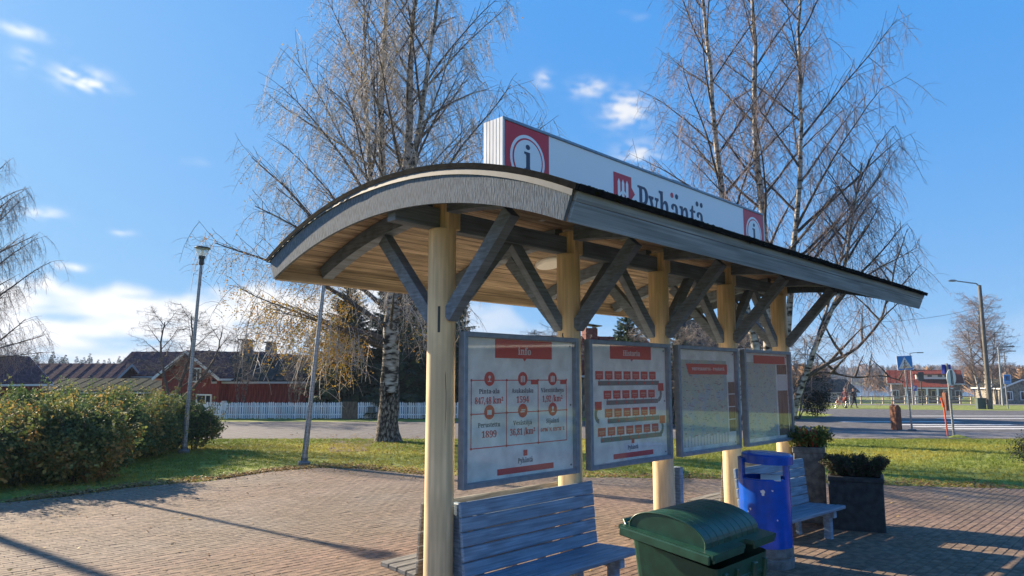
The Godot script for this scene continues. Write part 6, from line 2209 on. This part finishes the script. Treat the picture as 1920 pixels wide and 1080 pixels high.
	mb.box(Vector3(0, 1.95, 0.06), Vector3(0.62, 0.62, 0.02))
	pl = part("plate", mb, M.deep_blue, c)
	lettering("letter", "P", "Droid Sans", true, 0.40, M.cap_white, pl, Vector3(0, 1.95, 0.071))
	c = thing("bus_stop_sign", "blue and white bus stop sign on a slim pole near the edge", "sign", gp(44.0, 63.3))
	part("pole", pole_tube([Vector3(0, -0.2, 0), Vector3(-0.05, 2.9, 0)], 0.06, 0.06, 8), M.galvanised, c)
	mb = MB.new()
	mb.box(Vector3(0.1, 2.58, 0.08), Vector3(0.66, 0.86, 0.02))
	pl = part("plate", mb, M.cap_white, c)
	mb = MB.new()
	mb.prism(rect(-0.19, 2.36, 0.39, 2.97), 0.0905, 0.0925)
	mb.prism(rect(-0.19, 2.18, 0.39, 2.32), 0.0905, 0.0925)
	part("blue_field", mb, M.road_blue, pl)
	mb = MB.new()
	mb.prism(PackedVector2Array([Vector2(-0.02, 2.46), Vector2(0.02, 2.46), Vector2(0.02, 2.50), Vector2(0.18, 2.50), Vector2(0.18, 2.46), Vector2(0.22, 2.46), Vector2(0.24, 2.86), Vector2(-0.04, 2.86)]), 0.093, 0.094)
	part("pictogram", mb, M.print_dark, pl)
	c = thing("dark_sign", "dark backed road sign on a pole before the hall", "sign", gp(42.6, 74.0))
	part("pole", pole_tube([Vector3(0, -0.2, 0), Vector3(0, 3.3, 0)], 0.06, 0.06, 8), M.dark_metal, c)
	mb = MB.new()
	mb.box(Vector3(0, 2.95, 0.08), Vector3(0.62, 0.95, 0.04), 0.02)
	part("plate", mb, M.dark_metal, c)
	far_lamp("slim lamp with arm to the right above the roof of the hall", gp(47.0, 83.5), 6.0, 0.9)
	far_lamp("slim lamp over the two walkers before the far forest", gp(68.0, 142.0), 8.3, 1.0)
	far_lamp("slim lamp with arm to the right beside the bus stop sign", gp(50.0, 72.6), 5.9, 0.95)
	far_lamp("smaller slim lamp just right of the bus stop sign", gp(66.5, 95.5), 7.0, 0.9)
	c = thing("flag_pole", "thin white pole standing by the lake left of the crossing sign", "pole", gp(64.0, 120.0))
	part("post", pole_tube([Vector3(0, -0.3, 0), Vector3(0, 5.2, 0)], 0.07, 0.045, 8), M.cap_white, c)

# ---------------------------------------------------------------- people
# body as one surface: smooth union of tapered capsules, meshed as surface nets
func body_mesh(bones: Array, cell: float, k: float, paint: Callable) -> ArrayMesh:
	var lo := Vector3.ONE * 1e9
	var hi := Vector3.ONE * -1e9
	for b in bones:
		for e in [[b[0], b[2]], [b[1], b[3]]]:
			lo = lo.min(e[0] - Vector3.ONE * (e[1] + cell * 2))
			hi = hi.max(e[0] + Vector3.ONE * (e[1] + cell * 2))
	var nx := int((hi.x - lo.x) / cell) + 2
	var ny := int((hi.y - lo.y) / cell) + 2
	var nz := int((hi.z - lo.z) / cell) + 2
	var f := PackedFloat32Array()
	f.resize(nx * ny * nz)
	for y in ny:
		for z in nz:
			for x in nx:
				var p := lo + Vector3(x, y, z) * cell
				var s := 0.0
				for b in bones:
					var a: Vector3 = b[0]
					var ab: Vector3 = b[1] - a
					var t := clampf((p - a).dot(ab) / maxf(ab.length_squared(), 1e-6), 0.0, 1.0)
					var d: float = p.distance_to(a + ab * t) - lerpf(b[2], b[3], t)
					if d < 0.25:
						s += exp(-d / k)
				f[(y * nz + z) * nx + x] = 1.0 - s     # below zero inside
	var id := {}
	var vs := PackedVector3Array()
	var at := func(x: int, y: int, z: int) -> float: return f[(y * nz + z) * nx + x]
	for y in ny - 1:
		for z in nz - 1:
			for x in nx - 1:
				var sum := Vector3.ZERO
				var n := 0
				for e in [[0, 0, 0, 1, 0, 0], [0, 1, 0, 1, 1, 0], [0, 0, 1, 1, 0, 1], [0, 1, 1, 1, 1, 1], [0, 0, 0, 0, 1, 0], [1, 0, 0, 1, 1, 0], [0, 0, 1, 0, 1, 1], [1, 0, 1, 1, 1, 1], [0, 0, 0, 0, 0, 1], [1, 0, 0, 1, 0, 1], [0, 1, 0, 0, 1, 1], [1, 1, 0, 1, 1, 1]]:
					var a: float = f[((y + e[1]) * nz + z + e[2]) * nx + x + e[0]]
					var b: float = f[((y + e[4]) * nz + z + e[5]) * nx + x + e[3]]
					if (a < 0) != (b < 0):
						# distances grow with the logarithm of the sum
						var la := -log(maxf(1.0 - a, 1e-6))
						var lb := -log(maxf(1.0 - b, 1e-6))
						var t := clampf(la / (la - lb), 0.0, 1.0)
						sum += Vector3(e[0], e[1], e[2]).lerp(Vector3(e[3], e[4], e[5]), t)
						n += 1
				if n:
					id[(y * nz + z) * nx + x] = vs.size()
					vs.append(lo + (Vector3(x, y, z) + sum / n) * cell)
	var mb := MB.new()
	var quads := []
	for y in range(1, ny - 1):
		for z in range(1, nz - 1):
			for x in range(1, nx - 1):
				var i := (y * nz + z) * nx + x
				for e in [[1, nx, nx * nz], [nx, nx * nz, 1], [nx * nz, 1, nx]]:
					var j: int = i + e[0]
					if j < f.size() and (f[i] < 0) != (f[j] < 0):
						quads.append([id.get(i, -1), id.get(i - e[1], -1), id.get(i - e[1] - e[2], -1), id.get(i - e[2], -1)])
	var norm := PackedVector3Array()
	norm.resize(vs.size())
	for i in vs.size():
		var p := (vs[i] - lo) / cell
		var x := clampi(int(round(p.x)), 1, nx - 2)
		var y := clampi(int(round(p.y)), 1, ny - 2)
		var z := clampi(int(round(p.z)), 1, nz - 2)
		var g := Vector3(f[(y * nz + z) * nx + x + 1] - f[(y * nz + z) * nx + x - 1], f[((y + 1) * nz + z) * nx + x] - f[((y - 1) * nz + z) * nx + x], f[(y * nz + z + 1) * nx + x] - f[(y * nz + z - 1) * nx + x])
		norm[i] = g.normalized() if g.length() > 1e-9 else Vector3.UP
	for q in quads:
		if -1 in q:
			continue
		for t in [[0, 1, 2], [0, 2, 3]]:
			mb.col = paint.call((vs[q[0]] + vs[q[2]]) * 0.5)
			mb.tri(vs[q[t[0]]], vs[q[t[1]]], vs[q[t[2]]], norm[q[t[0]]], norm[q[t[1]]], norm[q[t[2]]])
	return mb.mesh()

func walker(label: String, at: Vector3, turn: float, stride: float, arms: Array, jacket: Color, legs: Color, hair: Color) -> Node3D:
	# faces +z; arms: two lists of [elbow, wrist]
	var p := thing("person", label, "person", at, turn)
	var hip := 0.92
	var bones := [
		[Vector3(0, hip, 0), Vector3(0, 1.12, 0.01), 0.135, 0.125], [Vector3(0, 1.12, 0.01), Vector3(0, 1.36, 0.0), 0.13, 0.145], [Vector3(-0.15, 1.40, 0), Vector3(0.15, 1.40, 0), 0.075, 0.075],
		[Vector3(0, 1.42, 0), Vector3(0, 1.54, 0.015), 0.055, 0.05], [Vector3(0, 1.60, 0.02), Vector3(0, 1.68, 0.015), 0.085, 0.095], [Vector3(0, 1.62, 0.10), Vector3(0, 1.60, 0.115), 0.016, 0.014]]
	for s in [-1.0, 1.0]:
		var fwd: float = stride * s
		var knee := Vector3(0.085 * s, 0.49, fwd * 0.35 + 0.03)
		var ank := Vector3(0.085 * s, 0.09, fwd - (0.08 if fwd < 0 else 0.0))
		bones.append([Vector3(0.085 * s, hip - 0.02, 0), knee, 0.092, 0.062])
		bones.append([knee, ank, 0.06, 0.042])
		bones.append([ank + Vector3(0, -0.045, -0.03), ank + Vector3(0, -0.055, 0.15), 0.042, 0.034])
		var a: Array = arms[0 if s < 0 else 1]
		bones.append([Vector3(0.185 * s, 1.39, 0), a[0], 0.058, 0.045])
		bones.append([a[0], a[1], 0.044, 0.032])
		var d: Vector3 = (a[1] - a[0]).normalized()
		bones.append([a[1], a[1] + d * 0.07, 0.03, 0.032])
		var sd := d.cross(Vector3.UP).normalized()
		for q in 4:
			bones.append([a[1] + d * 0.07 + sd * (q - 1.5) * 0.018, a[1] + d * (0.15 - 0.012 * absf(q - 1.2)) + sd * (q - 1.5) * 0.02 + Vector3(0, -0.02, 0), 0.010, 0.008])
		bones.append([a[1] + d * 0.03, a[1] + d * 0.08 - sd * 0.055 * s, 0.012, 0.009])
	var paint := func(v: Vector3) -> Color:
		if v.y > 1.70 or (v.y > 1.56 and v.z < 0.0): return hair
		if v.y > 1.47 and absf(v.x) < 0.12: return Color(0.42, 0.25, 0.18)
		if v.y > 0.86: 
			for a in arms:
				if v.distance_to(a[1] + (a[1] - a[0]).normalized() * 0.09) < 0.085: return Color(0.40, 0.23, 0.17)
			return jacket
		if v.y < 0.085: return Color(0.03, 0.03, 0.032)
		return legs
	put("body", body_mesh(bones, 0.026, 0.018, paint), M.cloth, p)
	return p

func make_people() -> void:
	var y := ground_y(64.0)
	walker("person in a dark red jacket pushing the bicycle along the path", Vector3(30.1, y + 0.01, -64.3), -0.9, 0.20, [[Vector3(-0.27, 1.16, 0.08), Vector3(-0.26, 1.02, 0.30)], [Vector3(0.28, 1.16, 0.1), Vector3(0.24, 1.03, 0.34)]], Color(0.10, 0.025, 0.045), Color(0.018, 0.018, 0.024), Color(0.26, 0.16, 0.15))
	walker("person in dark clothes with hands held in front, walking beside the cyclist", Vector3(31.0, y + 0.01, -64.6), 0.25, 0.24, [[Vector3(-0.29, 1.14, 0.0), Vector3(-0.10, 1.06, 0.22)], [Vector3(0.29, 1.14, 0.0), Vector3(0.10, 1.05, 0.22)]], Color(0.022, 0.022, 0.026), Color(0.025, 0.026, 0.032), Color(0.02, 0.016, 0.014))
	var b := thing("bicycle", "bicycle with an orange frame pushed by the person in red", "bicycle", Vector3(29.45, y + 0.01, -63.9), 0.28)
	for e in [-1.0, 1.0]:
		var mb := MB.new()
		var pts := PackedVector3Array()
		for i in 25:
			pts.append(Vector3(e * 0.53 + cos(TAU * i / 24) * 0.33, 0.345 + sin(TAU * i / 24) * 0.33, 0))
		mb.tube(pts, taper(25, 0.02, 0.02), 6)
		var wh := part("wheel", mb, M.rubber, b)
		mb = MB.new()
		for i in 10:
			var a := TAU * i / 10
			mb.tube(PackedVector3Array([Vector3(e * 0.53, 0.345, 0), Vector3(e * 0.53 + cos(a) * 0.32, 0.345 + sin(a) * 0.32, 0)]), PackedFloat32Array([0.004, 0.004]), 3)
		part("spoke", mb, M.aluminium, wh)
	var fr := MB.new()
	for q in [[Vector3(-0.38, 0.86, 0), Vector3(-0.08, 0.30, 0)], [Vector3(-0.08, 0.30, 0), Vector3(0.30, 0.78, 0)], [Vector3(-0.33, 0.72, 0), Vector3(0.30, 0.84, 0)], [Vector3(-0.53, 0.345, 0), Vector3(-0.08, 0.30, 0)], [Vector3(-0.53, 0.345, 0), Vector3(-0.33, 0.72, 0)], [Vector3(0.28, 0.92, 0), Vector3(0.53, 0.345, 0)]]:
		fr.tube(PackedVector3Array([q[0], q[1]]), PackedFloat32Array([0.02, 0.02]), 6, true)
	part("frame", fr, M.orange, b)
	var mb := MB.new()
	mb.tube(PackedVector3Array([Vector3(0.12, 1.02, -0.27), Vector3(0.26, 1.0, -0.12), Vector3(0.28, 0.94, 0), Vector3(0.26, 1.0, 0.12), Vector3(0.12, 1.02, 0.27)]), taper(5, 0.014, 0.014), 6, true)
	part("handlebar", mb, M.dark_metal, b)
	mb = MB.new()
	mb.box(Vector3(-0.42, 0.90, 0), Vector3(0.27, 0.06, 0.15), 0.025)
	part("saddle", mb, M.rubber, b)
	mb = MB.new()
	mb.box(Vector3(0.52, 0.86, 0), Vector3(0.26, 0.22, 0.3), 0.02)
	part("basket", mb, M.bike_paint, b)

# ---------------------------------------------------------------- build
func _ready() -> void:
	rng.seed = 20
	make_materials()
	setup_view()
	make_ground()
	make_pavement()
	make_shelter()
	make_sign()
	make_boards()
	make_benches()
	make_green_bin()
	make_blue_bin()
	make_planters()
	make_buildings()
	make_trees()
	make_street()
	make_people()
	make_grass()
